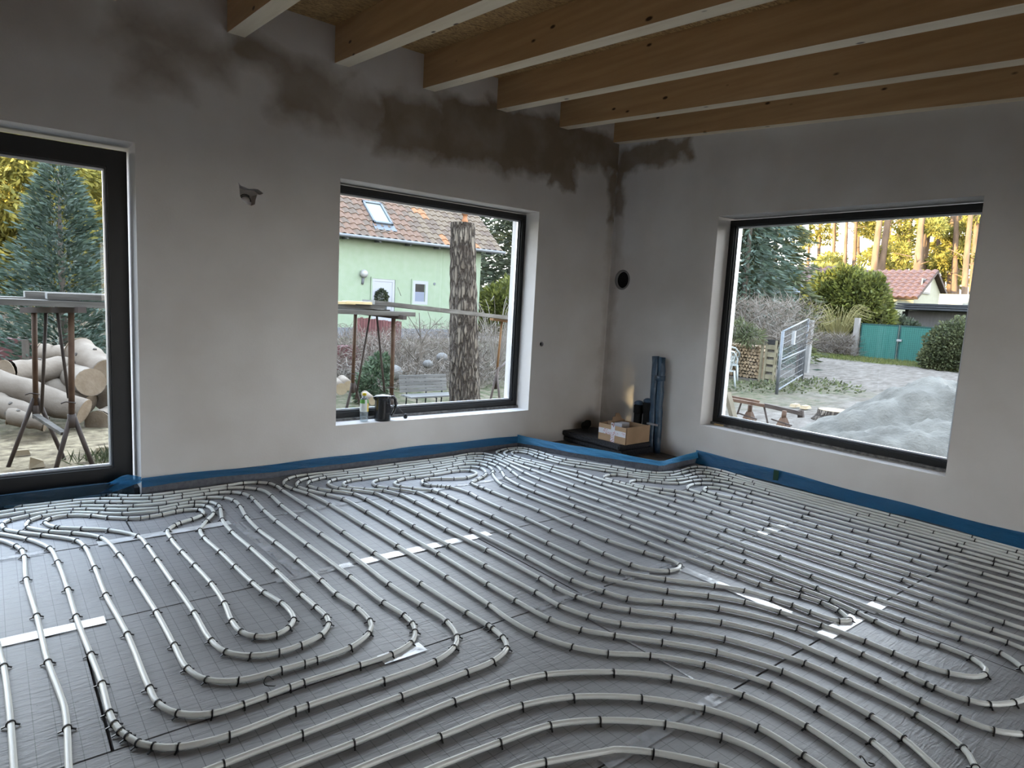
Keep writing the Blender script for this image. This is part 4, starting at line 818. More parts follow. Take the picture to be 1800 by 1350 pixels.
log((90, 765), 3.8, (440, 830), 3.7, .085, 'thin log on the ground in front of the pile', 9)
log((370, 165), 5.5, (660, 190), 5.4, .12, 'thin log at the very back of the pile top', 10)
log((-100, 610), 4.9, (450, 640), 4.7, .15, 'log buried in the middle of the pile', 11)
MAT_CHIP = pm('fresh_wood', (.66, .50, .30), (.78, .62, .40), scale=6, rough=.85)
for i, (px, py, L_, w_, lab) in enumerate(((196, 792, .34, .16, 'pale wood slab lying beside grass at the door'), (65, 820, .12, .11, 'split wood wedge standing below the trestle legs'), (38, 800, .14, .05, 'small chip of wood under the left trestle leg'))):
    q = P(px, py, z=GZ+.02); o = M().add([(-L_/2, -w_/2, 0), (L_/2, -w_*.4, 0), (L_*.45, w_/2, 0), (-L_/2, w_*.35, 0), (-L_*.4, -w_*.3, .05+.05*(i == 1)), (L_*.4, -w_*.2, .05), (L_*.3, w_*.3, .06), (-L_*.4, w_*.2, .05)], [(0, 3, 2, 1), (4, 5, 6, 7), (0, 1, 5, 4), (1, 2, 6, 5), (2, 3, 7, 6), (3, 0, 4, 7)]).build('wood_chunk', MAT_CHIP, None, False, q)
    tag(o, lab, 'wood')
q = P(192, 812, z=GZ); gp = np.random.default_rng(3).normal(size=(260, 3))*np.array([.14, .12, 0])
o = link('grass_tuft', cards('grass_tuft', gp, np.random.default_rng(4).normal(size=(260, 3))*.5+np.array([0, 0, 1]), .14, .012, LM['hedge'], 2), None, q); tag(o, 'tuft of long grass outside the terrace door', 'grass', kind='stuff')

MAT_RUST = pm('rusty_steel', (.20, .10, .055), (.34, .20, .12), scale=7, rough=.8, bump=.2)
MAT_RUST2 = pm('brown_steel', (.12, .085, .07), (.20, .145, .115), scale=7, rough=.75)
MAT_PLANK = pm('grey_plank', (.26, .23, .195), (.44, .40, .345), scale=3, rough=.9, stretch=(.6, 6, 6), bump=.2, random_obj=.12)
MAT_PEND = pm('plank_end', (.55, .54, .50), (.72, .71, .68), scale=12, rough=.8)
def trestle(name, label, posts, rods, legs, ztop):
    t = thing(name, label, 'trestle', (posts[0][0].x, posts[0][0].y, GZ), 0, 'scaffold trestles'); o0 = Vector(t.location)
    for k, (a, b_, r) in enumerate(posts):
        po_ = M().cyl(a-o0, b_-o0, r, n=12).build('post', MAT_RUST, t, True)
        M().cyl(Vector((b_.x, b_.y, b_.z+.02))-o0, Vector((b_.x, b_.y, b_.z-.10))-o0, r*1.35, n=12).build('sleeve', MAT_RUST2, po_, True)
        M().tube([b_-o0+Vector((-.075, 0, .12)), b_-o0+Vector((-.04, -.01, .135)), b_-o0+Vector((.0, -.03, .13)), b_-o0+Vector((.03, -.01, .12))], .006, 6).build('pin', MAT_RUST2, po_, True)
    for a, b_, r in rods: M().cyl(a-o0, b_-o0, r, n=8).build('brace', MAT_RUST2, t, True)
    for a, b_, r in legs: M().cyl(a-o0, b_-o0, r, r*.9, n=10).build('leg', MAT_RUST2, t, True)
    a, b_ = posts[0][0], posts[1][0]
    e = (b_-a).normalized()*.16
    M().bar(a-e-o0+Vector((0, 0, .0)), b_+e-o0+Vector((0, 0, .0)), .07, .05).build('crossbar', MAT_RUST2, t)
    return t
def gz_(v): return Vector((v.x, v.y, GZ-.01))
y1, y2 = 2.48, 1.98
trestle('scaffold_trestle', 'rusty scaffold trestle seen through the terrace door',
  [(P(60, 545, y=y1), P(63, 716, y=y1), .022), (P(125, 545, y=y2), P(126, 732, y=y2), .024)],
  [(P(81, 547, y=2.35), P(73, 726, y=2.38), .014), (P(101, 550, y=2.2), P(121, 700, y=2.05), .013)],
  [(P(60, 700, y=y1), gz_(P(14, 832, y=y1)), .019), (P(66, 700, y=y1), gz_(P(116, 828, y=y1)), .019), (P(124, 733, y=y2), gz_(P(94, 835, y=y2)), .021), (P(128, 728, y=y2), gz_(P(168, 832, y=y2)), .021)], 1.15)
o = M().bar(P(62, 730, y=2.45), P(112, 762, y=2.02), .05, .028).build('lath', MAT_PLANK); tag(o, 'short grey lath wedged low between the trestle legs at the door', 'lath')
trestle('scaffold_trestle', 'rusty scaffold trestle seen through the square window behind the kettle',
  [(P(625, 548, y=y1), P(620, 676, y=y1), .021), (P(692, 556, y=y2), P(688, 700, y=y2), .024)],
  [(P(651, 550, y=2.35), P(625, 702, y=2.38), .012), (P(662, 552, y=2.2), P(676, 690, y=2.05), .013)],
  [(P(620, 672, y=y1), gz_(P(598, 730, y=y1)), .019), (P(622, 672, y=y1), gz_(P(650, 738, y=y1)), .019), (P(688, 690, y=y2), gz_(P(668, 790, y=y2)), .021), (P(689, 690, y=y2), gz_(P(722, 780, y=y2)), .021)], 1.18)
def plank(a, b_, w, h, label, ends=False):
    o = M().bar(Vector((0, 0, 0)), b_-a, w, h).build('scaffold_plank', MAT_PLANK, None, False, a); tag(o, label, 'plank', 'scaffold planks outside')
    if ends:
        d = (b_-a).normalized(); M().bar(-d*.004, d*.001, w, h).build('plank_end', MAT_PEND, o)
    return o
zl = 1.205
plank(Vector((-7.0, 1.93, zl)), Vector((-4.33, 1.99, zl-.01)), .235, .05, 'front plank of the lower pair resting on the trestle at the door')
plank(Vector((-7.0, 2.26, zl+.002)), Vector((-4.55, 2.28, zl+.002)), .24, .05, 'rear plank of the lower pair resting on the trestle at the door')
plank(Vector((-4.80, 2.02, zl+.052)), Vector((-1.62, 2.06, zl+.075)), .21, .05, 'front upper plank spanning from the door trestle to the window trestle', True)
plank(Vector((-4.94, 2.30, zl+.054)), Vector((-1.55, 2.34, zl+.075)), .22, .05, 'rear upper plank spanning from the door trestle to the window trestle', True)
plank(Vector((-3.2, 1.90, zl+.016)), Vector((-1.26, 2.00, zl+.002)), .22, .05, 'lower plank on the window trestle ending near its right post')
plank(Vector((-3.2, 2.30, zl+.016)), Vector((-1.42, 2.32, zl+.014)), .22, .05, 'rear lower plank on the window trestle')
a = P(648, 531, y=2.12); b_ = P(905, 560, y=2.6); plank(a, b_, .24, .05, 'long grey plank running right from the window trestle past the stump', True)
for i_, (px_, yy_) in enumerate(((597, 2.0), (626, 1.98))):
    a = P(px_+24, 533, y=yy_); o = M().bar(Vector((0, 0, 0)), Vector((-.30, .02, 0)), .14, .03).build('timber_offcut', MAT_STRIP, None, False, a); tag(o, ('left' if i_ == 0 else 'right')+' fresh timber offcut wedged between the stacked planks', 'offcut')
# thin orange prop at the right of the square window
pp = thing('steel_prop', 'thin rusty orange prop on a tripod under the far plank end', 'prop', (P(876, 700, y=2.75).x, 2.75, GZ)); o0 = Vector(pp.location)
MAT_ORUST = pm('orange_steel', (.42, .20, .07), (.52, .30, .14), scale=12, rough=.8)
M().cyl(P(882, 565, y=2.75)-o0, P(874, 648, y=2.75)-o0, .017, n=10).build('tube', MAT_ORUST, pp, True)
M().cyl(P(875, 645, y=2.75)-o0, P(871, 684, y=2.75)-o0, .022, n=10).build('lower_tube', MAT_RUST2, pp, True)
M().bar(P(864, 561, y=2.75)-o0, P(900, 566, y=2.75)-o0, .09, .035).build('head', MAT_ORUST, pp)
for px, py, yy in ((856, 706, 2.75), (884, 712, 2.55), (893, 632, 2.95)):
    M().cyl(P(873, 655, y=2.75)-o0, (gz_(P(px, py, y=yy)) if py > 640 else P(px, py, y=yy))-o0, .017, n=8).build('leg', MAT_RUST2, pp, True)

# ------------------------------------------------------------------ cut-off trunk, bench, boulders, shrubs
def barkmat():
    m = pm('rough_bark', (.22, .17, .125), (.46, .385, .30), scale=5, rough=.97, stretch=(1, 1, .35)); n = m.node_tree; b = n.nodes['Principled BSDF']; L = n.links.new
    tc = n.nodes.new('ShaderNodeTexCoord'); mp = n.nodes.new('ShaderNodeMapping'); mp.inputs['Scale'].default_value = (17, 17, 4.2); L(tc.outputs['Object'], mp.inputs[0])
    nz = n.nodes.new('ShaderNodeTexNoise'); nz.inputs['Scale'].default_value = 1.6; nz.inputs['Detail'].default_value = 3; L(mp.outputs[0], nz.inputs['Vector'])
    ad = n.nodes.new('ShaderNodeVectorMath'); ad.operation = 'ADD'; L(mp.outputs[0], ad.inputs[0]); L(nz.outputs['Color'], ad.inputs[1])
    vo = n.nodes.new('ShaderNodeTexVoronoi'); vo.feature = 'DISTANCE_TO_EDGE'; vo.inputs['Scale'].default_value = 1.0; L(ad.outputs[0], vo.inputs['Vector'])
    ra = n.nodes.new('ShaderNodeValToRGB'); L(vo.outputs['Distance'], ra.inputs[0]); ra.color_ramp.elements[0].position = .02; ra.color_ramp.elements[1].position = .22
    mx = n.nodes.new('ShaderNodeMixRGB'); mx.inputs[1].default_value = (*sc((.10, .07, .05)), 1); L(ra.outputs[0], mx.inputs[0]); L(b.inputs['Base Color'].links[0].from_socket, mx.inputs[2]); L(mx.outputs[0], b.inputs['Base Color'])
    bp = n.nodes.new('ShaderNodeBump'); bp.inputs['Strength'].default_value = 1.0; bp.inputs['Distance'].default_value = .05; L(ra.outputs[0], bp.inputs['Height']); L(bp.outputs[0], b.inputs['Normal'])
    return m
MAT_BARK = barkmat()
tk = thing('tall_stump', 'tall cut off tree trunk with rough bark outside the square window', 'trunk', (P(820, 705, y=4.2).x, 4.2, -.62)); o0 = Vector(tk.location)
top = P(813, 392, y=4.2)-o0; K, NN = 60, 72; V = []; g = np.random.default_rng(8)
ph = g.uniform(0, 6.28, 9)
for i in range(K):
    f = i/(K-1); c_ = top*f
    for k in range(NN):
        a = 2*PI*k/NN; z = f*3.2
        rg = .008*math.sin(13*a+1.7*math.sin(z*2.1+ph[0])+ph[1])+.006*math.sin(21*a+2.2*math.sin(z*3.3+ph[2])+z*1.3)+.008*math.sin(z*17+5*math.sin(3*a+ph[3]))+.010*math.sin(3*a+ph[4]+z)
        r_ = (.265-.075*f+.05*max(0, .12-f)/.12)+rg; V.append((c_.x+r_*math.cos(a), c_.y+r_*math.sin(a), c_.z))
idx = np.arange(K*NN).reshape(K, NN); F = np.stack([idx[:-1], np.roll(idx[:-1], -1, 1), np.roll(idx[1:], -1, 1), idx[1:]], -1).reshape(-1, 4)
link('bark', npmesh('bark', np.array(V), F, MAT_BARK, smooth=True), tk)
m = M(); ring_ = [V[(K-1)*NN+k] for k in range(NN)]; m.add(ring_, [tuple(range(NN))]); m.build('cut_face', MAT_END, tk)
MAT_BEN = pm('weathered_slat', (.30, .285, .265), (.46, .445, .42), scale=4, rough=.9, stretch=(.5, 8, 8), random_obj=.1)
MAT_DKST = pm('dark_steel', (.035, .04, .045), rough=.6)
bl = P(704, 662, y=5.3); br = P(786, 661, y=5.3)
be = thing('garden_bench', 'weathered grey slatted bench in front of the brambles', 'bench', ((bl.x+br.x)/2, 5.3, -.62)); wb_ = (br.x-bl.x)/2
z0_ = bl.z+.62
for k in range(5):
    M().bar((-wb_, .05-.012*k, z0_-.012-.062*k), (wb_, .05-.012*k, z0_-.012-.062*k), .02, .052, up=(0, 1, 0) if False else (0, 0, 1)).build('back_slat', MAT_BEN, be)
for k in range(4): M().box((-wb_*.97, -.38+.095*k, z0_-.345), (wb_*1.03, -.30+.095*k, z0_-.318)).build('seat_slat', MAT_BEN, be)
for xx in (-wb_*.72, 0.05, wb_*.8):
    M().tube([(xx, .06, z0_-.02), (xx, -.0, z0_-.35), (xx+.03, .08, 0)], .014, 6).build('leg', MAT_DKST, be); M().tube([(xx, 0, z0_-.35), (xx, -.36, z0_-.355), (xx+.01, -.34, 0)], .014, 6).build('leg', MAT_DKST, be)
for px, py, r, yy, lab in ((777, 628, .14, 8.0, 'pale round boulder in the brambles beside the stump'), (752, 640, .12, 7.6, 'smaller pale boulder lying left of the round one'), (690, 655, .22, 7.5, 'grey speckled stone block behind the window trestle')):
    q = P(px, py, y=yy); o = M().sphere((0, 0, 0), r, 14, 9, sq=(1, .9, .8)).build('boulder', pm('boulder', (.26, .25, .235), (.38, .365, .35), scale=14, rough=.95, bump=.5), None, True, q); tag(o, lab, 'boulder')
q = P(660, 668, y=6.2); leafy('rhododendron', 'glossy green evergreen shrub behind the kettle', 'shrub', (q.x, 6.2, -.62), [((0, 0, .40), (.30, .28, .38)), ((.12, 0, .75), (.18, .18, .2)), ((-.2, .05, .25), (.2, .2, .25))], 'rhodo', .11, .04, 900, 3)
twigs('bramble_thicket', 'tangle of bare brown brambles between bench and green house', 'brambles', [(((-1.5, 8.2, -.7), (5.6, 12.5, .30)), .75), (((-1.5, 7.2, -.7), (4.5, 9, -.05)), .25), (((4.0, 8, -.7), (7.5, 13, .6)), .3)], 22000, .34, .012, 'twig', 4)
ar = arcs(M(), (P(875, 560, y=8.).x, 8., -.3), 34, 2.0, 1.5, .009, 5); arcs(ar, (P(845, 600, y=8.6).x, 8.6, -.4), 16, 1.4, 1.2, .008, 8)
tag(ar.build('arching_canes', LM['twig'][1]), 'pale arching bare canes right of the cut trunk', 'canes', kind='stuff')
ar = arcs(M(), (P(650, 620, y=9.).x, 9., -.5), 40, 1.25, 1.4, .007, 15); arcs(ar, (P(720, 620, y=9.).x, 9., -.5), 40, 1.15, 1.5, .007, 16); arcs(ar, (P(600, 600, y=10.).x, 10., -.5), 30, 1.4, 1.0, .007, 17)
tag(ar.build('arching_canes', LM['twig'][0]), 'bare canes arching over the thicket below the green house', 'canes', kind='stuff')
sb = thing('bare_sapling', 'small bare forked sapling in front of the green house', 'tree', (P(735, 660, y=7.4).x, 7.4, -.6)); o0 = Vector(sb.location)
def pxs(l): return [P(a, b_, y=7.4)-o0 for a, b_ in l]
for nm, l, r in (('stem', [(728, 672), (736, 640), (741, 610), (738, 580), (737, 550)], .022), ('branch', [(741, 605), (752, 582), (765, 570), (778, 557)], .012), ('branch', [(739, 592), (728, 572), (715, 552)], .011), ('branch', [(736, 640), (715, 615), (700, 598)], .012), ('branch', [(755, 580), (757, 562), (752, 548)], .008), ('branch', [(766, 570), (782, 569)], .006), ('branch', [(705, 520), (699, 505)], .006)):
    M().tube(pxs(l), [r*(1-.15*i) for i in range(len(l))], 6).build(nm, MAT_TRUNKG, sb, True)
for i, (px, py, rr, lab) in enumerate(((600, 684, .085, 'round log with bright cut face left of the yellow capped bottle'), (613, 678, .07, 'thinner bright cut log right of the round one'), (655, 705, .06, 'bright log end just left of the kettle'))):
    q = P(px, py, y=3.6); o = M().cyl((0, 0, 0), (.12, .5, .02), rr, n=16).build('log', MAT_LOG, None, True, q); tag(o, lab, 'log'); M().cyl((-.001, -.004, 0), (0, 0, 0), rr*.98, n=16).build('cut_face', MAT_CHIP, o)

# ------------------------------------------------------------------ pale green house
HY = 18.8; HX1 = 11.83; HX0 = 1.0; EZ = 3.60; RS = math.tan(math.radians(40.0))
MAT_GREEN = pm('mint_render', (.58, .72, .50), (.64, .77, .57), scale=4, rough=.95, bump=.25, bscale=40)
ho = thing('green_house', 'mint green rendered house with brown tiled roof and white door', 'house', (6, HY, GZ)); o0 = Vector(ho.location)
def HB(lo, hi, nm, mat, par=None): return M().box(tuple(Vector(lo)-o0), tuple(Vector(hi)-o0)).build(nm, mat, par or ho)
HD = 8.4; RY = HY+HD/2; RZ = EZ+(HD/2+.35)*RS
m = M(); b4 = [(HX0, HY, -.9), (HX1, HY, -.9), (HX1, HY+HD, -.9), (HX0, HY+HD, -.9), (HX0, HY, EZ), (HX1, HY, EZ), (HX1, HY+HD, EZ), (HX0, HY+HD, EZ), (HX0, RY, EZ+HD/2*RS), (HX1, RY, EZ+HD/2*RS)]
m.add([tuple(Vector(v_)-o0) for v_ in b4], [(1, 0, 4, 5)[::-1], (1, 2, 6, 9, 5), (2, 3, 7, 6), (3, 0, 4, 8, 7), (4, 8, 9, 5), (8, 7, 6, 9)]); hw = m.build('house_wall', MAT_GREEN, ho)
def dent(x0, x1, z0, z1):
    return M().box((x0-o0.x, -.5, z0-o0.z), (x1-o0.x, .16, z1-o0.z)).mesh('c', [])
DX0, DX1, DZ1 = 6.62, 7.56, 2.04; NX0, NX1, NZ0, NZ1 = 8.42, 9.16, 1.10, 2.07
MAT_WHITE = pm('white_pvc', (.78, .80, .86), rough=.4); MAT_GREY = pm('plinth_grey', (.34, .36, .40), rough=.9)
hw['label'] = 'mint green wall'
def frame_rect(x0, x1, z0, z1, w, y, t, nm, mat, par=ho):
    m = M()
    for lo, hi in (((x0, z1-w), (x1, z1)), ((x0, z0), (x1, z0+w)), ((x0, z0+w), (x0+w, z1-w)), ((x1-w, z0+w), (x1, z1-w))):
        m.box((lo[0]-o0.x, y-o0.y-t, lo[1]-o0.z), (hi[0]-o0.x, y-o0.y, hi[1]-o0.z))
    return m.build(nm, mat, par)
MAT_GREENR = pm('mint_reveal', (.42, .52, .40), rough=.95)
frame_rect(DX0-.06, DX1+.12, -.3, DZ1+.06, .06, HY-.001, .05, 'door_surround', MAT_GREEN); fd = frame_rect(DX0, DX1+.04, -.3, DZ1, .10, HY-.01, .03, 'door_frame', MAT_WHITE)
dl_ = HB((DX0+.09, HY-.025, -.3), (DX1-.06, HY-.008, DZ1-.09), 'door_leaf', MAT_WHITE); HB((DX0+.30, HY-.035, 1.32), (DX1-.18, HY-.024, 1.40), 'door_bar', pm('dark_bar', (.08, .08, .085), rough=.5), dl_)
HB((DX0+.40, HY-.033, .7), (DX1-.28, HY-.024, 1.26), 'door_glass', pm('dark_pane', (.10, .13, .15), rough=.2), dl_)
q = P(671, 522, y=HY-.1); pw, dw = ball((0, 0, 0), (.22, .12, .26), 700, 21, .7); wl = link('wreath', cards('wreath', pw, dw, .12, .05, LM['dark'], 4), dl_, q-o0); wl['kind'] = 'stuff'
frame_rect(NX0-.04, NX1+.05, NZ0-.05, NZ1+.06, .06, HY-.001, .04, 'window_surround', MAT_GREEN); fd = frame_rect(NX0, NX1, NZ0, NZ1, .13, HY-.01, .03, 'window_frame', MAT_WHITE)
HB((NX0+.12, HY-.02, NZ0+.1), (NX1-.17, HY-.008, NZ1-.1), 'pane', pm('house_pane', (.05, .05, .05), (.12, .11, .10), scale=3, rough=.15), fd); HB((NX0+.12, HY-.026, NZ0+.08), (NX1-.17, HY-.019, NZ0+.52), 'net_curtain', pm('net', (.42, .46, .60), rough=.8), fd)
HB((HX0, HY-.03, -.9), (HX1+.02, HY+.0, .10), 'plinth', MAT_GREY)
q = P(640, 481, y=HY-.1); M().sphere(tuple(q-o0), .16, 14, 9).build('lamp_globe', pm('lamp_white', (.80, .80, .78), rough=.3), ho, True); M().cyl(q-o0+Vector((0, .05, -.14)), q-o0+Vector((-.02, .09, -.40)), .05, n=8).build('lamp_arm', MAT_GREY, ho, True)
q = P(764, 499, y=HY-.02); M().cyl(q-o0, q-o0+Vector((0, .03, 0)), .055, n=10).build('wall_vent', MAT_GREY, ho)
# roof: every tile of the part of the roof in view is its own piece
MAT_T = [pm('tile_brown_a', (.27, .155, .105), (.40, .25, .17), scale=5, rough=.85), pm('tile_brown_b', (.27, .195, .13), (.37, .28, .195), scale=5, rough=.85), pm('tile_brown_c', (.20, .14, .10), (.29, .21, .155), scale=5, rough=.85), pm('tile_orange', (.62, .25, .10), (.72, .33, .15), scale=5, rough=.8)]
TWd, TLn = .305, .345; ca, sa = math.cos(math.radians(40)), math.sin(math.radians(40))
def tile_geo(m, x, s_, mi=0):
    n_ = 6; vs_ = []
    for end, dz in ((0, .0), (1, .035)):
        for k in range(n_+1):
            u = k/n_; hgt = .048*math.sin(u*2*PI*.5+.1)**2*1.35 if u < .68 else .008
            along = TLn*1.12*(1-end); off = hgt+dz
            vs_.append((x+u*TWd*1.03, (s_+along)*ca-off*sa, (s_+along)*sa+off*ca))
    fs_ = [(k, k+1, n_+2+k, n_+1+k) for k in range(n_)]
    vs2 = [vs_[n_+1+k] for k in range(n_+1)]; lowv = [(v_[0], v_[1]+.03*sa, v_[2]-.03*ca) for v_ in vs2]
    fs2 = [(k, k+1, n_+2+k, n_+1+k) for k in range(n_)]
    m.add(vs_, fs_, mi); m.add(vs2+lowv, fs2, mi)
roof_o = Vector((0, HY-.42, EZ-.02))-o0
VX1 = 12.70; NC = 27; NRW = 11
tme = []
for k in range(4):
    m = M(); tile_geo(m, 0, 0); tme.append(m.mesh('roof_tile', MAT_T[k]))
orange = {}
for px, py in ((735, 372), (741, 370), (747, 374), (745, 382), (752, 384), (776, 420), (783, 422), (786, 432), (779, 414), (792, 434), (838, 435), (832, 430), (826, 424)):
    d = FX+((px-900)*RX+(675-py)*UX)/FPX
    nrm = Vector((0, -sa, ca)); t_ = (o0+roof_o+Vector((0, 0, .04))-CAM).dot(nrm)/d.dot(nrm); w = CAM+d*t_
    s_ = ((w-o0-roof_o).y)*ca+((w-o0-roof_o).z)*sa; orange[(int((VX1-w.x)/TWd), int(s_/TLn))] = 1
g = random.Random(3)
for rw in range(NRW):
    for cI in range(NC):
        k = 3 if (cI, rw) in orange else (g.choice((0, 0, 2)) if cI > 12 else g.choice((1, 1, 2)))
        o = link('roof_tile', tme[k], ho, roof_o+Vector((VX1-o0.x*0-TWd*(cI+1), rw*TLn*ca, rw*TLn*sa)))
m = M(); rows_all = int((HD/2+.42)/ca/TLn)
for rw in range(rows_all):
    for cI in range(int((VX1-HX0+.6)/TWd)):
        if rw < NRW and cI < NC: continue
        tile_geo(m, VX1-TWd*(cI+1), rw*TLn, g.randrange(3))
ot = m.build('tile_field', MAT_T[:3], ho, False, roof_o); ot['kind'] = 'stuff'
m = M(); m.add([tuple(v_-o0) for v_ in (Vector((HX0-.5, HY-.36, EZ-.07)), Vector((VX1, HY-.36, EZ-.07)), Vector((VX1, RY, RZ-.08)), Vector((HX0-.5, RY, RZ-.08)), Vector((HX0-.5, HY+HD+.36, EZ-.07)), Vector((VX1, HY+HD+.36, EZ-.07)))], [(0, 1, 2, 3), (3, 2, 5, 4)]); m.build('roof_deck', pm('roof_under', (.15, .13, .11), rough=.9), ho)
M().tube([Vector((HX0-.5, HY-.50, EZ-.06))-o0, Vector((VX1+.05, HY-.50, EZ-.06))-o0], .065, 10).build('gutter', pm('zinc_gutter', (.34, .36, .39), (.42, .44, .47), rough=.5, metal=.3), ho, True)
for k in range(9): HB((HX1+.3-1.35*k-.05, HY-.42, EZ-.17), (HX1+.3-1.35*k+.05, HY, EZ-.08), 'rafter_end', MAT_GREY)
sk = M(); 
def RP(px, py, off=.10):
    d = FX+((px-900)*RX+(675-py)*UX)/FPX; nrm = Vector((0, -sa, ca)); b0 = o0+roof_o+nrm*off; return CAM+d*((b0-CAM).dot(nrm)/d.dot(nrm))-o0
c4 = [RP(633, 350), RP(668, 356), RP(691, 394), RP(657, 389)]
xl, xr = (c4[0].x+c4[3].x)/2, (c4[1].x+c4[2].x)/2; yt = (c4[0].y+c4[1].y)/2; yb = (c4[2].y+c4[3].y)/2
def on_roof(x, y, off): s_ = (y-roof_o.y)/ca; return Vector((x, s_*ca-off*sa+roof_o.y, s_*sa+off*ca+roof_o.z))
def rquad(x0, x1, y0, y1, o1, o2, nm, mat):
    v8 = [on_roof(x, y, o_) for o_ in (o1, o2) for x, y in ((x0, y0), (x1, y0), (x1, y1), (x0, y1))]
    return M().add(v8, [(0, 3, 2, 1), (4, 5, 6, 7), (0, 1, 5, 4), (1, 2, 6, 5), (2, 3, 7, 6), (3, 0, 4, 7)]).build(nm, mat, ho)
MAT_SKF = pm('skylight_frame', (.22, .25, .29), rough=.5)
fw = .09
for a in ((xl, xl+fw, yb, yt), (xr-fw, xr, yb, yt), (xl, xr, yb, yb+fw), (xl, xr, yt-fw, yt)): rquad(*a, .0, .15, 'skylight_frame', MAT_SKF)
rquad(xl+fw, xr-fw, yb+fw, yt-fw, .05, .10, 'skylight_pane', pm('sky_pane', (.50, .60, .55), (.66, .74, .70), scale=1.5, rough=.12, spec=.8)); rquad(xl-.05, xr+.05, yb-.28, yb, .05, .075, 'flashing', MAT_SKF)
q = RP(817, 394, 0.0); M().lathe([(.14, -.05), (.14, .18), (.10, .22), (.10, .40), (.15, .42), (.15, .50), (.10, .54)], tuple(q), 14).build('clay_vent', MAT_T[3], ho, True)
rf = thing('red_fence', 'faded maroon board fence below the white door', 'fence', (P(632, 590, y=13.5).x, 13.5, -.6)); o0f = Vector(rf.location)
MAT_RED = pm('maroon_board', (.24, .085, .085), (.32, .13, .125), scale=5, rough=.9, random_obj=.15)
x0, x1 = P(628, 590, y=13.5).x, P(706, 590, y=13.5).x; zt0, zt1 = P(628, 558, y=13.5).z, P(704, 566, y=13.5).z
nb_ = 16
for k in range(nb_):
    xa = x0+(x1-x0)*k/nb_-o0f.x; zt = zt0+(zt1-zt0)*k/nb_; M().box((xa, 0, 0), (xa+(x1-x0)/nb_-.015, .03, zt-o0f.z+rnd.uniform(-.02, .02))).build('board', MAT_RED, rf)
M().box((x0-o0f.x, .03, .4), (x1-o0f.x, .06, .47)).build('rail', MAT_RED, rf)
for xx, zt_ in ((P(600, 560, y=13.).x, .4), (P(592, 620, y=11).x, .2)):
    pass
o = M().box((-.5, 0, 0), (.5, .5, .55)).build('red_crate', MAT_RED, None, False, P(600, 650, y=9.5)); tag(o, 'low maroon box half hidden in the thicket at the left window edge', 'box')

# background trees behind the square window
conifer('dark_spruce', 'dark spruce rising behind the right end of the green house roof', (P(905, 480, y=27).x, 27, -.5), 11.0, 3.0, 200, 31, 'dark', .5, .14, droop=.3, per=46)
conifer('dark_spruce', 'second dark spruce at the far right behind the arching canes', (P(950, 480, y=30).x, 30, -.5), 13.0, 3.4, 200, 32, 'dark', .5, .14, droop=.3, per=46)
conifer('dark_spruce', 'broad dark spruce filling the gap right of the green house wall', (P(872, 480, y=33).x, 33, -.5), 12.0, 3.8, 220, 34, 'dark', .5, .16, droop=.3, per=50)
leafy('dark_thicket', 'dark shrubs standing low beyond the right house corner', 'bush', (P(890, 520, y=24.5).x, 24.5, -.5), [((0, 0, 1.2), (2.2, 1.2, 1.7)), ((2.4, .5, 1.4), (1.6, .9, 1.8)), ((-1.6, 0, 1.0), (1.4, 1.0, 1.4))], 'dark', .3, .12, 170, 36)
leafy('golden_bush', 'olive bushes glowing between the canes and the dark spruces', 'bush', (P(880, 500, y=22).x, 22, -.5), [((0, 0, 1.3), (1.2, 1.2, 1.5)), ((1.2, .5, 2.2), (.9, .9, 1.0)), ((-.3, 0, .6), (1.3, 1.2, .8))], 'thuja', .3, .10, 160, 33)

# behind the terrace door: sunlit wood
for i, (px, yy, h, r) in enumerate(((-30, 30, 13, 3.4), (30, 36, 15, 3.6), (75, 31, 12, 2.8), (150, 38, 15, 3.4), (200, 33, 13, 3.0), (250, 40, 15, 3.4), (110, 44, 16, 4), (10, 46, 17, 4))):
    x_ = P(px, 500, y=yy).x; bl_ = []
    g = random.Random(40+i)
    for k in range(9): bl_.append(((g.uniform(-r*.55, r*.55), g.uniform(-r*.4, r*.4), g.uniform(1.6, h*.9)), (r*g.uniform(.35, .6), r*.5, r*g.uniform(.3, .5))))
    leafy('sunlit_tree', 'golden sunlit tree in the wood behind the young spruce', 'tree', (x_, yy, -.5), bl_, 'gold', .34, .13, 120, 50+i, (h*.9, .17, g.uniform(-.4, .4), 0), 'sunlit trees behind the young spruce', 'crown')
twigs('dry_undergrowth', 'dry brown undergrowth below the sunlit trees behind the door', 'undergrowth', [(((-9, 12, -.5), (-3.4, 15, .9)), .5), (((-7.5, 10.5, -.5), (-5.2, 12, .5)), .25), (((-3.6, 11, -.5), (-1, 14, .6)), .25)], 9000, .42, .016, 'twig', 61)
q = P(24, 612, y=11); o = M().box((-.28, 0, -.3), (.28, .4, .18)).build('red_crate', MAT_RED, None, False, q); tag(o, 'faded maroon box in the undergrowth left of the trestle', 'box')
o = M().cyl((0, 0, 0), (0, 0, .75), .05, n=8).build('fence_post', MAT_TRUNKG, None, False, (P(46, 640, y=8.2).x, 8.2, -.35)); tag(o, 'dark wooden post left of the young spruce', 'post')
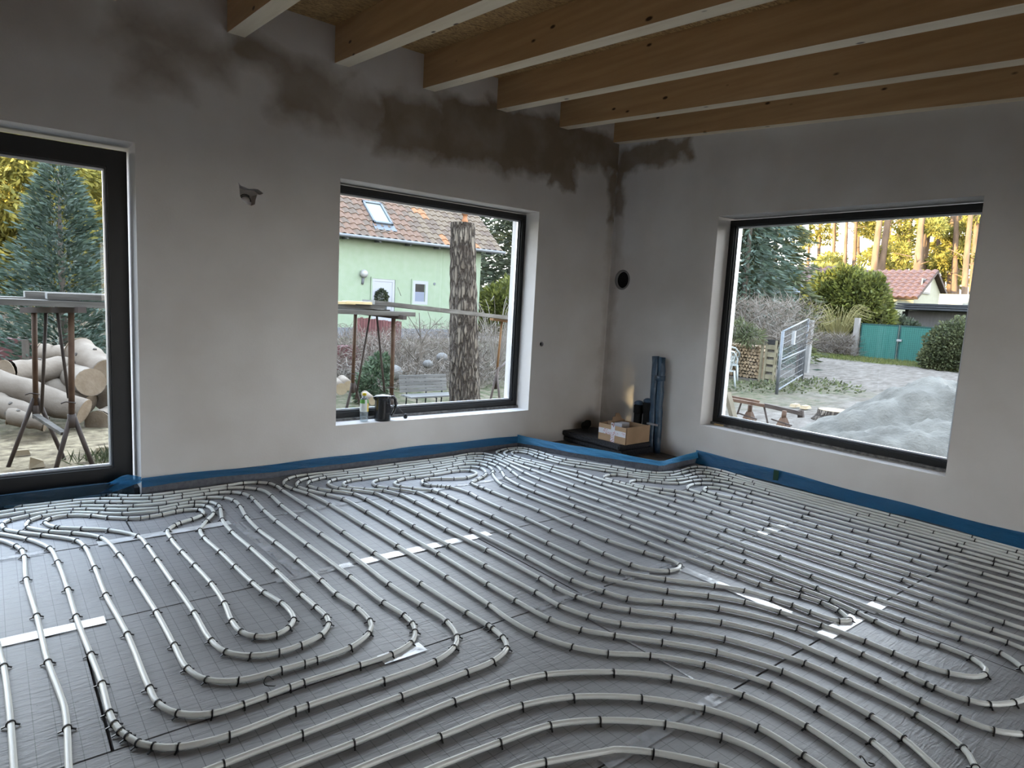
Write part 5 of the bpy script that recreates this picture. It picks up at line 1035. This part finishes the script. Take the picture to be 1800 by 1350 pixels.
# ------------------------------------------------------------------ right window: sand heap, stump, rusty rails
MAT_SAND = pm('wet_sand', (.20, .185, .155), (.36, .335, .285), scale=3.2, rough=.98, bump=.9, bscale=26)
gx = np.arange(1.2, 8.4, .06); gy = np.arange(-6.5, 1.4, .06); XX, YY = np.meshgrid(gx, gy, indexing='ij')
def cone(cx, cy, h, sx, sy, p=1.25): return h-h*(np.sqrt(((XX-cx)/sx)**2+((YY-cy)/sy)**2))**p
ZZ = np.maximum.reduce([cone(4.6, -1.75, 1.02, 2.3, 1.75), cone(4.9, -3.0, 1.05, 2.4, 2.2), cone(3.1, -2.5, .72, 1.7, 2.0), cone(4.2, -4.6, .95, 2.2, 2.0)])
g = np.random.default_rng(9)
ZZ = ZZ+.05*np.sin(XX*3.1+1)*np.sin(YY*2.7)+.035*np.sin(XX*7+YY*4)+.022*np.sin(XX*13-YY*11)+g.normal(size=ZZ.shape)*.012
d = np.exp(-(((XX-3.7)/.35)**2+((YY+1.9)/.5)**2))*.10; ZZ = ZZ-d-np.exp(-(((XX-3.2)/.5)**2+((YY+3.1)/.3)**2))*.12
ZZ = np.clip(ZZ, -.25, 2)+GZ
a_, b__ = XX.shape; idx = np.arange(a_*b__).reshape(a_, b__); FF = np.stack([idx[:-1, :-1], idx[1:, :-1], idx[1:, 1:], idx[:-1, 1:]], -1).reshape(-1, 4)
so_ = link('sand_heap', npmesh('sand_heap', np.stack([XX, YY, ZZ], -1).reshape(-1, 3), FF, MAT_SAND, smooth=True)); tag(so_, 'large heap of pale grey sand outside the wide window', 'sand', kind='stuff')
q = P(1452, 722, z=GZ+.2); sp2 = thing('tree_stump', 'low tree stump with fresh pale cut left of the sand heap', 'stump', (q.x+.3, q.y, GZ))
M().lathe([(.36, 0), (.31, .05), (.27, .12), (.26, .19)], n=20).build('bark', MAT_BARK, sp2, True); M().cyl((0, 0, .188), (0, 0, .196), .25, n=20).build('cut_face', MAT_CHIP, sp2)
for px, py, lab in ((1398, 715, 'pale wood chunk behind the rusty rail'), (1416, 718, 'flat pale wood chip left of the stump')):
    q = P(px, py, z=GZ+.03); o = M().add([(-.14, -.06, 0), (.14, -.05, 0), (.12, .07, 0), (-.12, .06, 0), (-.1, -.05, .06), (.1, -.03, .05), (.09, .05, .06), (-.1, .05, .05)], [(0, 3, 2, 1), (4, 5, 6, 7), (0, 1, 5, 4), (1, 2, 6, 5), (2, 3, 7, 6), (3, 0, 4, 7)]).build('wood_chunk', MAT_CHIP, None, False, q); tag(o, lab, 'wood')
ra = thing('rusty_trestle', 'low rusty steel rail trestle on two feet below the mesh gate', 'trestle', (3.6, .6, GZ)); o0 = Vector(ra.location)
X1 = 3.9
r1a, r1b = P(1272, 700, x=X1-.3), P(1344, 713, x=X1); r2a, r2b = P(1343, 712, x=X1), P(1410, 727, x=X1+.3)
M().bar(r1a-o0, r1b-o0, .075, .045).build('rail', MAT_RUST, ra); M().bar(P(1285, 697, x=X1-.1)-o0, P(1335, 706, x=X1)-o0, .05, .03).build('rail', MAT_RUST, ra); M().bar(r2a-o0, r2b-o0, .075, .06).build('rail', MAT_RUST2, ra); M().bar(P(1407, 721, x=X1+.3)-o0, P(1408, 734, x=X1+.3)-o0, .08, .05).build('end_plate', MAT_RUST2, ra)
for px, pyt, pyb in ((1319, 712, 748), (1379, 722, 755)):
    t_ = P(px, pyt, x=X1+.02)-o0; bz = t_.z-.36
    M().cyl((t_.x, t_.y, t_.z), (t_.x, t_.y, t_.z-.14), .035, n=8).build('foot_tube', MAT_RUST, ra, True)
    m = M(); m.add([(t_.x-.03, t_.y-.035, t_.z-.1), (t_.x+.03, t_.y-.035, t_.z-.1), (t_.x+.03, t_.y+.035, t_.z-.1), (t_.x-.03, t_.y+.035, t_.z-.1), (t_.x-.12, t_.y-.12, bz), (t_.x+.12, t_.y-.12, bz), (t_.x+.12, t_.y+.12, bz), (t_.x-.12, t_.y+.12, bz)], [(0, 1, 2, 3), (4, 7, 6, 5), (0, 4, 5, 1), (1, 5, 6, 2), (2, 6, 7, 3), (3, 7, 4, 0)]); m.build('foot', MAT_RUST, ra)
    M().bar((t_.x-.05, t_.y-.16, t_.z-.19), (t_.x-.05, t_.y+.16, t_.z-.15), .02, .02).build('lever', MAT_RUST2, ra)
for a, b_ in (((1303, 708), (1296, 728)), ((1343, 714), (1350, 746))): M().cyl(P(*a, x=X1)-o0, P(*b_, x=X1)-o0, .014, n=6).build('strut', MAT_RUST2, ra)
o = M().bar(Vector((0, 0, 0)), P(1292, 744, x=2.9)-P(1278, 690, x=2.9), .10, .06).build('leaning_beam', pm('old_timber', (.34, .28, .19), (.44, .37, .26), rough=.9), None, False, P(1278, 690, x=2.9)); tag(o, 'short old timber leaning at the left edge of the wide window', 'timber')

# mesh site gate
MAT_GALV = pm('galvanised', (.24, .26, .28), (.36, .385, .41), rough=.5, metal=.3)
fa, fb = Vector((8.37, 2.58, GZ)), Vector((12.85, 4.32, GZ)); zA = P(1367, 582, x=8.37).z; zB = P(1411, 560, x=12.85).z
fg = thing('mesh_gate', 'galvanised mesh gate panel standing open beside the firewood rack', 'gate', tuple(fa)); o0 = fa
up = lambda p, z: Vector((p.x, p.y, z))-o0
M().cyl(up(fa, GZ-.05), up(fa, zA), .035, n=10).build('post', MAT_GALV, fg, True); M().cyl(up(fb, GZ), up(fb, zB), .035, n=10).build('post', MAT_GALV, fg, True)
for a, b_ in ((zA, zB), (GZ+.10, GZ+.12), (.45, .52)): M().cyl(up(fa, a), up(fb, b_), .022, n=8).build('rail', MAT_GALV, fg, True)
mw = M()
for k in range(1, 26):
    f = k/26; p = fa.lerp(fb, f); mw.cyl(up(p, GZ+.1), up(p, zA+(zB-zA)*f-.01), .0045, n=4, cap=False)
for k in range(1, 9):
    f = k/9; mw.cyl(up(fa, GZ+.1+(zA-GZ-.1)*f), up(fb, GZ+.1+(zB-GZ-.1)*f), .0045, n=4, cap=False)
mo = mw.build('wire_mesh', MAT_GALV, fg); mo['kind'] = 'stuff'
p = fa.lerp(fb, .42); M().box((p.x-o0.x-.02, p.y-o0.y-.03, .74-o0.z), (p.x-o0.x+.02, p.y-o0.y+.05, 1.08-o0.z)).build('white_tag', pm('white_tag', (.75, .76, .76), rough=.5), fg)
for px, yy_, lab in ((1401, 5.1, 'left of two dark posts behind the mesh gate'), (1406, 5.0, 'right of two dark posts behind the mesh gate')):
    q = P(px, 664, x=14.); o = M().box((-.06, -.06, 0), (.06, .06, P(px, 602, x=14).z-GZ)).build('gate_post', MAT_BLACK if px > 1403 else MAT_RUST2, None, False, (14., q.y, GZ)); tag(o, lab, 'post')
q = P(1417, 650, x=15); o = M().box((-.07, -.07, 0), (.07, .07, P(1418, 562, x=15).z-GZ)).build('concrete_post', pm('concrete_post', (.46, .45, .43), (.55, .54, .52), rough=.95), None, False, (15, q.y, GZ)); tag(o, 'grey concrete post just right of the mesh gate', 'post')

# firewood rack: every split log in the front is its own thing
WX = 10.4
MAT_PAL = pm('pallet_wood', (.36, .31, .19), (.50, .44, .29), scale=5, rough=.9, random_obj=.1); MAT_PALD = pm('dark_board', (.20, .18, .15), (.30, .27, .23), scale=5, rough=.9)
fr = thing('firewood_rack', 'rough timber rack filled with stacked firewood', 'rack', (WX, 4.7, GZ)); o0 = Vector(fr.location)
yl, yr = P(1286, 640, x=WX).y, P(1336, 640, x=WX).y; zt = P(1310, 604, x=WX).z; yo = P(1366, 640, x=WX+.05).y
def RB(y0, y1, z0, z1, x0, x1, nm, mat): return M().box((x0-o0.x, min(y0, y1)-o0.y, z0-o0.z), (x1-o0.x, max(y0, y1)-o0.y, z1-o0.z)).build(nm, mat, fr)
RB(yl+.5, yr-.08, zt, zt+.17, WX-.06, WX-.02, 'top_board', MAT_PAL); RB(yr-.01, yr-.06, GZ, zt, WX-.05, WX+.02, 'upright', MAT_PAL); RB(yr-.13, yr-.18, GZ, zt+.05, WX-.05, WX+.02, 'upright', MAT_PAL); RB(yl+.5, yr, GZ, GZ+.07, WX-.06, WX+.4, 'base_board', MAT_PALD); RB(yl+.5, yr, GZ, zt, WX+.62, WX+.66, 'back_board', MAT_PALD)
for k in range(5): RB(yr-.16, yo, GZ+.12+k*.19, GZ+.24+k*.19, WX-.03, WX-.0, 'pallet_slat', MAT_PAL)
RB(yo+.05, yo, GZ, zt+.15, WX-.05, WX+.02, 'upright', MAT_PAL); RB(yr-.16, yo, zt-.02, zt+.16, WX-.02, WX+.02, 'dark_panel', MAT_BLACK); RB(yr-.17, yo+.02, GZ+.05, zt, WX+.03, WX+.08, 'backing', MAT_PALD)
MAT_FW = pm('firewood_end', (.52, .36, .21), (.70, .52, .33), scale=7, rough=.9, random_obj=.22)
fwm = []
for k in range(5):
    g = random.Random(70+k); n_ = g.choice((3, 4, 4, 5)); a0 = g.uniform(0, 6); pr_ = [(math.cos(a0+2*PI*i/n_)*.052*g.uniform(.85, 1.15), math.sin(a0+2*PI*i/n_)*.052*g.uniform(.85, 1.15)) for i in range(n_)]
    fwm.append(M().add([(0, y, z) for y, z in pr_]+[(.45, y, z) for y, z in pr_], [tuple(range(n_))[::-1], tuple(range(n_, 2*n_))]+[(i, (i+1) % n_, n_+(i+1) % n_, n_+i) for i in range(n_)]).mesh('firewood', MAT_FW))
g = random.Random(5); zz = GZ+.125; row = 0
while zz < zt-.04:
    yy = yr+.055+(.045 if row % 2 else 0)
    while yy < yl+.30:
        o = link('firewood', fwm[g.randrange(5)], None, (WX+g.uniform(-.015, .03), yy, zz+g.uniform(-.008, .008))); o.rotation_euler = (g.uniform(0, 6.28), 0, 0); tag(o, 'split firewood log with pale end stacked in the timber rack', 'firewood', 'split firewood in the rack'); yy += .094
    zz += .086; row += 1
# stacked white garden chairs
MAT_PLA = pm('white_plastic', (.74, .80, .78), (.78, .83, .81), rough=.4)
def chair(loc, rz, lab):
    t = thing('garden_chair', lab, 'chair', loc, rz, 'white plastic garden chairs')
    M().box((-.22, -.22, .39), (.22, .22, .42)).build('seat', MAT_PLA, t)
    m = M(); nb_ = 7
    for k in range(nb_):
        a = -.9+1.8*k/(nb_-1); m.bar((.21*math.sin(a), .16+.08*math.cos(a), .42), (.24*math.sin(a), .24+.09*math.cos(a), .80-.05*abs(a)), .022, .012)
    m.build('back_slats', MAT_PLA, t)
    M().tube([(-.27, -.20, .60), (-.28, .05, .64), (-.25, .22, .74), (-.14, .33, .86), (0, .36, .89), (.14, .33, .86), (.25, .22, .74), (.28, .05, .64), (.27, -.20, .60)], .026, 8).build('arm_rail', MAT_PLA, t, True)
    for sx in (-1, 1):
        M().tube([(sx*.27, -.20, .60), (sx*.26, -.24, .40), (sx*.29, -.28, 0)], .026, 6).build('leg', MAT_PLA, t, True); M().tube([(sx*.24, .22, .42), (sx*.27, .30, 0)], .024, 6).build('leg', MAT_PLA, t, True)
    return t
q = P(1283, 668, z=GZ); chair((q.x, q.y+.12, GZ), 2.2, 'white plastic garden chair beside the firewood rack, nearer the stacked logs')
q = P(1276, 680, z=GZ); chair((q.x-.2, q.y+.05, GZ), 2.5, 'white plastic garden chair at the left edge of the wide window')

# green gate, hedges, shed, houses
MAT_NET = pm('green_net', (.03, .23, .19), (.06, .31, .26), scale=2, rough=.6, stretch=(1, 8, 1)); MAT_NETB = pm('green_wire', (.12, .42, .36), rough=.5); MAT_GST = pm('green_steel', (.025, .12, .12), rough=.5)
GX = 26.3
def leaf(nm, px0, px1, lab):
    a, b_ = P(px0, 600, x=GX).y, P(px1, 600, x=GX).y
    t = thing('gate_leaf', lab, 'gate', (GX, b_, GZ), 0, None); H_ = 1.62; w_ = a-b_
    M().box((-.01, .03, .06), (.01, w_-.03, H_-.03)).build('privacy_net', MAT_NET, t)
    m = M()
    for k in range(1, int(w_/.085)): m.box((-.016, k*.085-.006, .05), (-.012, k*.085+.006, H_))
    for k in range(1, 19): m.box((-.018, .03, .05+k*.085-.006), (-.013, w_-.03, .05+k*.085+.006))
    mo = m.build('wire_grid', MAT_NETB, t); mo['kind'] = 'stuff'
    for lo, hi in (((-.03, 0, 0), (.03, .05, H_)), ((-.03, w_-.05, 0), (.03, w_, H_)), ((-.03, .05, H_-.05), (.03, w_-.05, H_)), ((-.03, .05, 0), (.03, w_-.05, .05))): M().box(lo, hi).build('frame_bar', MAT_GST, t)
    return t
leaf('gate_leaf', 1511, 1578, 'left leaf of the green netted gate across the track'); gl2 = leaf('gate_leaf', 1580, 1650, 'right leaf of the green netted gate, partly behind the clipped hedge')
q = P(1579, 600, x=GX); o = M().box((-.08, -.10, 0), (-.03, .10, .09)).build('gate_lock', pm('lock_white', (.7, .7, .7), rough=.4), gl2); o.location = (0, q.y-gl2.location.y-.05, q.z-GZ)
o = M().box((-.10, -.10, 0), (.10, .10, 1.9)).build('concrete_post', pm('gate_pillar', (.50, .46, .43), (.58, .55, .52), rough=.95), None, False, (GX-.1, P(1505, 600, x=GX).y, GZ-.05)); tag(o, 'pale concrete post at the left end of the green gate', 'post')
q = P(1674, 640, x=24.0); leafy('clipped_hedge', 'clipped round green hedge in front of the right gate leaf', 'hedge', (24.0, q.y, GZ), [((0, 0, .85), (.75, 1.05, 1.1)), ((0, -.7, .8), (.75, 1.0, 1.05)), ((.1, -1.8, .85), (.8, 1.1, 1.1)), ((-.1, .3, .4), (.7, .85, .6))], 'hedge', .12, .07, 640, 81)
q = P(1482, 560, x=29.5); leafy('thuja_hedge', 'tall bushy yellow green thuja left of the far house', 'hedge', (29.5, q.y, GZ), [((0, 0, 2.0), (1.3, 1.75, 2.1)), ((-.2, .9, 2.5), (1.1, 1.1, 1.6)), ((.1, -.9, 2.2), (1.1, 1.2, 1.9)), ((0, 1.3, 1.2), (1.1, .9, 1.5)), ((0, -1.6, 1.5), (1.0, .8, 1.3)), ((0, .1, 3.6), (.8, 1.0, .8))], 'thuja', .30, .12, 300, 82)
wv = arcs(M(), (27.3, P(1470, 610, x=27.3).y, GZ), 120, 2.5, 1.9, .016, 83); arcs(wv, (27.4, P(1445, 610, x=27.3).y, GZ), 50, 1.9, 1.4, .014, 84); tag(wv.build('willow_bush', LM['willow']), 'yellowish bare willow bush left of the green gate', 'bush', kind='stuff')
twigs('roadside_scrub', 'dry scrub along the fence left of the green gate', 'scrub', [(((25.8, P(1508, 620, x=26).y, GZ), (27.5, P(1420, 620, x=26).y, .6)), 1)], 5000, .4, .016, 'twig', 85)
for a, b_, lab in (((1455, 625), (1503, 590), 'upper thin strut leaning on the concrete gate post'), ((1475, 627), (1503, 598), 'lower thin strut leaning on the concrete gate post')):
    pa, pb = P(*a, x=26.0), P(*b_, x=26.1); o = M().cyl((0, 0, 0), pb-pa, .03, n=6).build('strut', MAT_RUST2, None, True, pa); tag(o, lab, 'strut')
q = P(1594, 560, x=31.0); leafy('dark_shrub', 'dark round shrub behind the green gate beside the netted shed', 'shrub', (31.0, P(1588, 560, x=31).y, GZ), [((0, 0, 1.0), (.8, .85, .95)), ((0, -.5, .9), (.8, .7, .8))], 'dark', .2, .09, 330, 86)
sh = thing('netted_shed', 'low shed with dark flat roof and grey tarp front behind the gate', 'shed', (33.2, 7.0, GZ)); o0 = Vector(sh.location); y0, y1 = P(1722, 545, x=33).y-1.0, P(1580, 545, x=33).y
zR = P(1640, 540, x=32.6).z
for k in range(3): M().box((-.75+.12*k, y0-o0.y, zR-o0.z-.16+.12*k), (3.5, y1-o0.y+.2-.1*k, zR-o0.z-.07+.12*k)).build('roof_sheet', pm('dark_roof', (.05, .055, .065), (.085, .09, .10), rough=.7), sh)
M().box((-.02, y0-o0.y, 0), (.02, P(1594, 560, x=33.2).y-o0.y, zR-o0.z-.2)).build('grey_tarp', pm('grey_tarp', (.22, .21, .215), (.28, .27, .275), scale=2, rough=.9, stretch=(1, 5, .6), bump=.4), sh)
M().box((-.06, P(1593, 560, x=33.2).y-o0.y-.06, 0), (.06, P(1593, 560, x=33.2).y-o0.y+.08, zR-o0.z-.15)).build('corner_post', MAT_BLACK, sh); M().box((.3, y0-o0.y, 0), (3.3, y1-o0.y, zR-o0.z-.25)).build('shed_body', pm('shed_dark', (.06, .055, .05), rough=.9), sh)
o = M().box((0, P(1722, 520, x=40).y-1, GZ), (5, P(1651, 520, x=40).y, P(1680, 517, x=40).z)).build('white_outbuilding', pm('cream_wall', (.68, .66, .56), (.74, .72, .64), rough=.9), None, False, (40, 0, 0)); tag(o, 'pale flat outbuilding behind the netted shed', 'building')
MAT_BRK = pm('red_brick', (.34, .15, .10), (.44, .22, .16), scale=8, rough=.9); MAT_RT = pm('plum_tiles', (.17, .085, .075), (.27, .15, .125), scale=1.2, rough=.7, random_obj=.1); MAT_CREAM = pm('cream_render', (.66, .63, .47), (.72, .70, .55), scale=3, rough=.9)
def far_house(name, label, yg, yl_, xe, xr_, xb, ze, zr, zeb, wmat, rmat, tl=.55):
    """gable at y=yg, ridge along y to yl_; front eave at xe, ridge at xr_, rear eave at xb"""
    t = thing(name, label, 'house', (xe, yg, GZ)); o0 = Vector(t.location)
    v8 = [(xe+.35, yg, GZ-.3), (xb-.35, yg, GZ-.3), (xb-.35, yg, zeb), (xr_, yg, zr-.2), (xe+.35, yg, ze)]; v9 = [(x, yl_, z) for x, _, z in v8]
    m = M().add([tuple(Vector(v_)-o0) for v_ in v8+v9], [(0, 1, 2, 3, 4), (9, 8, 7, 6, 5), (0, 4, 9, 5), (1, 6, 7, 2), (0, 5, 6, 1)]); m.build('house_wall', wmat, t)
    d = Vector((xr_-xe, 0, zr-ze)); Ls = d.length; d.normalize(); nrm = Vector((-d.z, 0, d.x)); nr = int(Ls/tl); ya, yb_ = yg-.35, yl_
    n_c = int(abs(yb_-ya)/tl); tm_ = M(); tw_ = (yb_-ya)/n_c
    prof = [(0, .02), (.25, .09), (.5, .11), (.7, .05), (.85, .0), (1.0, .02)]
    vs_ = [tuple(nrm*h_+d*0-d*.05+Vector((0, u*tw_, 0))) for u, h_ in prof]+[tuple(nrm*(h_-.04)+d*(tl*1.02)+Vector((0, u*tw_, 0))) for u, h_ in prof]+[tuple(nrm*(h_-.08)-d*.05+Vector((0, u*tw_, 0))) for u, h_ in prof]
    tm_.add(vs_, [(k, k+1, 7+k, 6+k) for k in range(5)]+[(12+k, 13+k, k+1, k) for k in range(5)]); tme_ = tm_.mesh('roof_tile', rmat)
    tl_ = Ls/nr
    for r_ in range(nr):
        for c_ in range(n_c): link('roof_tile', tme_, t, Vector((xe, ya+c_*tw_, ze))-o0+d*(r_*tl_)+nrm*.06)
    m = M()
    for (p0, p1) in (((xe, ze), (xr_, zr)), ((xr_, zr), (xb, zeb))):
        n2 = Vector((-(p1[1]-p0[1]), 0, p1[0]-p0[0])).normalized()*.14
        q4 = [Vector((p[0], y, p[1]))-o0 for y in (ya, yb_) for p in (p0, p1)]
        m.add([tuple(v_+n2*.3) for v_ in q4]+[tuple(v_-n2) for v_ in q4], [(0, 1, 3, 2), (4, 6, 7, 5), (0, 4, 5, 1), (1, 5, 7, 3), (3, 7, 6, 2), (2, 6, 4, 0)])
    m.build('roof_deck', pm('roof_edge', (.10, .06, .05), (.16, .10, .08), rough=.8), t)
    return t, o0
yg = 13.2
pA, pF, pB_ = P(1640, 476, y=yg), P(1603, 523, y=yg), P(1659, 516, y=yg)
h2, o2 = far_house('cream_house', 'cream house with plum tiled roof and gable window behind the thuja', yg, yg+9.5, pF.x, pA.x, max(pB_.x, 2*pA.x-pF.x), pF.z, pA.z, pF.z, MAT_CREAM, MAT_RT, .46)
a = P(1622, 492, y=yg-.05); b_ = P(1633, 515, y=yg-.05)
M().box((min(a.x, b_.x)-o2.x-.1, -.09, b_.z-o2.z-.1), (max(a.x, b_.x)-o2.x+.1, -.02, a.z-o2.z+.1)).build('window_frame', pm('dull_frame', (.45, .43, .40), rough=.7), h2); M().box((min(a.x, b_.x)-o2.x+.02, -.12, b_.z-o2.z), (max(a.x, b_.x)-o2.x-.02, -.07, a.z-o2.z)).build('pane', pm('dark_gable_pane', (.07, .055, .05), rough=.3), h2)
h3p = P(1400, 500, x=44.0)
h3, o3 = far_house('brick_house', 'red brick house with plum and slate roofs behind the left spruce', P(1424, 500, x=44).y, P(1424, 500, x=44).y+7, 43.5, 47.5, 51.5, P(1400, 499, x=43.5).z, P(1405, 470, x=47.5).z, P(1400, 499, x=43.5).z, MAT_BRK, MAT_RT, .5)
m = M(); zE, zH = P(1395, 517, x=42.).z, P(1395, 497, x=43.6).z
m.add([tuple(Vector(v_)-o3) for v_ in ((42., o3.y-.3, zE), (42., o3.y+7, zE), (43.7, o3.y+7, zH), (43.7, o3.y-.3, zH), (42., o3.y-.3, zE-.12), (42., o3.y+7, zE-.12), (43.7, o3.y+7, zH-.12), (43.7, o3.y-.3, zH-.12))], [(0, 3, 2, 1), (4, 5, 6, 7), (0, 1, 5, 4), (1, 2, 6, 5), (2, 3, 7, 6), (3, 0, 4, 7)]); m.build('porch_roof', pm('slate_blue', (.17, .20, .24), (.24, .27, .31), scale=4, rough=.6), h3)
M().box((42.3-o3.x, .1, -.3), (44-o3.x, 6.5, zE-.1-o3.z)).build('porch_wall', MAT_BRK, h3); M().box((42.2-o3.x, -.3, -.3), (42.35-o3.x, .12, zE-.2-o3.z)).build('corner_trim', pm('trim_white', (.7, .72, .74), rough=.5), h3)

# spruce at the left of the wide window and the sunlit pine wood
for i, (px, xx, h, r, lab) in enumerate(((1300, 15.5, 8.5, 2.1, 'drooping grey green spruce at the left edge of the wide window'), (1345, 19., 8.6, 1.9, 'slimmer drooping spruce between window edge and brick house'), (1265, 17., 9., 2.2, 'spruce mostly hidden by the frame of the wide window'))):
    q = P(px, 600, x=xx); conifer('drooping_spruce', lab, (xx, q.y, GZ), h, r, 190, 90+i, 'spruce' if i == 0 else 'hedge', .34, .085, droop=.55, z0=.06, per=60, trunk_r=.12)
twigs('bare_branches', 'tangle of dead bare branches above the firewood rack', 'branches', [(((11.2, P(1400, 590, x=12).y, .55), (13.5, P(1280, 590, x=12).y, 1.75)), 1)], 3800, .5, .013, 'twig', 95)
q = P(1310, 597, x=10.6); leafy('spruce_bough', 'low green bough hanging over the firewood rack', 'bough', (10.2, P(1318, 590, x=10.2).y, .85), [((0, 0, 0), (.22, .35, .16)), ((0, .3, .15), (.2, .3, .2))], 'hedge', .22, .035, 420, 96)
leafy('ground_ivy', 'patch of low ivy on the ground at the foot of the mesh gate', 'ivy', (10.6, 3.0, GZ), [((0, 0, .02), (2.2, .95, .09)), ((-1.3, .5, .02), (1.4, .9, .08)), ((1.2, .6, .02), (1.3, .8, .07))], 'hedge', .10, .05, 60, 97)
gp = np.random.default_rng(12); n_ = 9000; pos = np.stack([gp.uniform(23.4, 26.2, n_), gp.uniform(2.0, 16.0, n_), np.full(n_, GZ)], 1); dr = gp.normal(size=(n_, 3))*.4+np.array([0, 0, 1])
o = link('grass_verge', cards('grass_verge', pos, dr, .16, .025, [leafmat('verge_a', (.24, .28, .07), (.36, .38, .12), .3), leafmat('verge_b', (.14, .18, .05), (.24, .26, .09), .3)], 6)); tag(o, 'strip of rough grass along the green gate', 'grass', kind='stuff')
def pine(name, label, px0, px1, xx, r, seed, group, crown=True):
    a = P(px0, 480, x=xx); b_ = P(px1, 360, x=xx+1.0); d = (b_-a); base = a-d*((a.z-GZ)/d.z); H_ = 17; topp = base+d*((H_-GZ)/d.z)
    t = thing(name, label, 'tree', (base.x, base.y, GZ), 0, group); top_ = Vector(topp)-Vector((base.x, base.y, GZ)); g = random.Random(seed)
    M().tube([top_*f+Vector((0, .12*math.sin(f*5+seed), 0)) for f in (0, .2, .4, .6, .8, 1)], [r, r*.9, r*.8, r*.65, r*.5, r*.2], 9).build('trunk', MAT_TRUNK, t, True)
    bl_ = []
    for k in range(8):
        f = g.uniform(.30, 1.0); c_ = top_*f; s_ = 1.0+1.2*f
        bl_.append(((c_.x+g.uniform(.3, 3.2), c_.y+g.uniform(-s_, s_)*1.4, c_.z), (g.uniform(.5, 1.0), g.uniform(.5, 1.1), g.uniform(.28, .5))))
    p, dd = multi(bl_, seed, 80); o = link('crown', cards('crown', p, dd, .42, .12, LM['gold'], seed), t); o['kind'] = 'stuff'
    bm_ = M()
    for k in range(5):
        c_ = top_*g.uniform(.3, .8); e = Vector((g.uniform(-1, 1), g.uniform(-2, 2), g.uniform(.1, .9))); bm_.cyl(c_, c_+e, .05, .02, 5)
    bm_.build('boughs', MAT_TRUNK, t)
    return t
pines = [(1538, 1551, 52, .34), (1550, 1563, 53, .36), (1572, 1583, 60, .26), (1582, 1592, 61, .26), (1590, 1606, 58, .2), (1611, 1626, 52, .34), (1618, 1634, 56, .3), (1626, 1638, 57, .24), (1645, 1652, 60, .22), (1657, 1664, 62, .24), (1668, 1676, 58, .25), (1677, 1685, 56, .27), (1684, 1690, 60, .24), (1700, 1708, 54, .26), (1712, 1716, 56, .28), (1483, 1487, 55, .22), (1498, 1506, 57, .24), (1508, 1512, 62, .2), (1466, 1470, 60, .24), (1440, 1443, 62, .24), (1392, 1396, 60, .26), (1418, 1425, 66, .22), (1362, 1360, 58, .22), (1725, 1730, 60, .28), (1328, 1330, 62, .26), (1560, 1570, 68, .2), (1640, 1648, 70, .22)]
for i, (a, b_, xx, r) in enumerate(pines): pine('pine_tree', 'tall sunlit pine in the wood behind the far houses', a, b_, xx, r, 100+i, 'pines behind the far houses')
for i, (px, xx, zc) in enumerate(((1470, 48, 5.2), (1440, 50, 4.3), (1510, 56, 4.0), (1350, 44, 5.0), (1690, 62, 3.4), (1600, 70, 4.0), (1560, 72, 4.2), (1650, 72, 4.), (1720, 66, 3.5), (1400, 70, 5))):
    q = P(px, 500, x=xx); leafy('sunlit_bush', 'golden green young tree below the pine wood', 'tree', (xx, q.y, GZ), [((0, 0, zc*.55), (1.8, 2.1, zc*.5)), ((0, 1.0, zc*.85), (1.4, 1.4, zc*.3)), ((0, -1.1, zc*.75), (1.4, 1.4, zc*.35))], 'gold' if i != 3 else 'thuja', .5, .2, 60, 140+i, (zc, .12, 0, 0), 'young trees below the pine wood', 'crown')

# added out of view to shape the sun: barn and trees block, twigs filter
MAT_BLOCKER = pm('blocker_boards', (.20, .16, .12), (.28, .23, .18), rough=.9, stretch=(6, 6, .4))
bn = thing('barn_sun_blocker', 'tall barn shape added as sun blocker outside the picture', 'sun blocker', (-25, 6.45, GZ))  # unseen block, added only to keep the sun off the yard
M().add([(0, 0, 0), (0, -22, 0), (-9, -22, 0), (-9, 0, 0), (0, 0, 7.6), (0, -22, 7.6), (-9, -22, 7.6), (-9, 0, 7.6), (-4.5, 0, 11), (-4.5, -22, 11)], [(0, 1, 5, 4), (1, 2, 6, 9, 5), (2, 3, 7, 6), (3, 0, 4, 8, 7), (0, 3, 2, 1)]).build('blocker_wall', MAT_BLOCKER, bn)
M().add([(.3, 0, 7.5), (.3, -22.3, 7.5), (-4.5, -22.3, 11.1), (-4.5, 0, 11.1), (-9.3, 0, 7.5), (-9.3, -22.3, 7.5)], [(0, 1, 2, 3), (3, 2, 5, 4)]).build('blocker_roof', MAT_T[2], bn)
gt_ = np.random.default_rng(171); nT = 7800; pT = np.stack([gt_.uniform(-24.4, -22.6, nT), gt_.uniform(6.2, 7.9, nT), gt_.uniform(GZ, 8.4, nT)], 1)
tag(link('twig_sun_screen', cards('twig_sun_screen', pT, gt_.normal(size=(nT, 3)), .30, .13, LM['twig'], 3)), 'dense bare twigs added to filter the low sun outside the picture', 'hedge', None, 'stuff')  # unseen screen, added to dim the sun patch on the right wall
for i, (yy, xx, h, r) in enumerate(((10.3, -26, 10.5, 3.1), (14.8, -27, 11.5, 3.6), (19.6, -28, 12, 3.8), (24.5, -30, 12, 3.4))):
    bl_ = [((0, 0, h*.28), (r, r, h*.33)), ((0, 0, h*.6), (r, r, h*.3)), ((0, 0, h*.82), (r*.9, r*.85, h*.2))]
    leafy('sun_blocker_tree', 'dense tree added to shade the yard from outside the picture', 'tree', (xx, yy, GZ), bl_, 'dark', 1.0, .7, 26, 160+i, (h*.8, .2, 0, 0), 'trees added to block the sun', 'crown')  # unseen trees, added to extend the shade over the yard
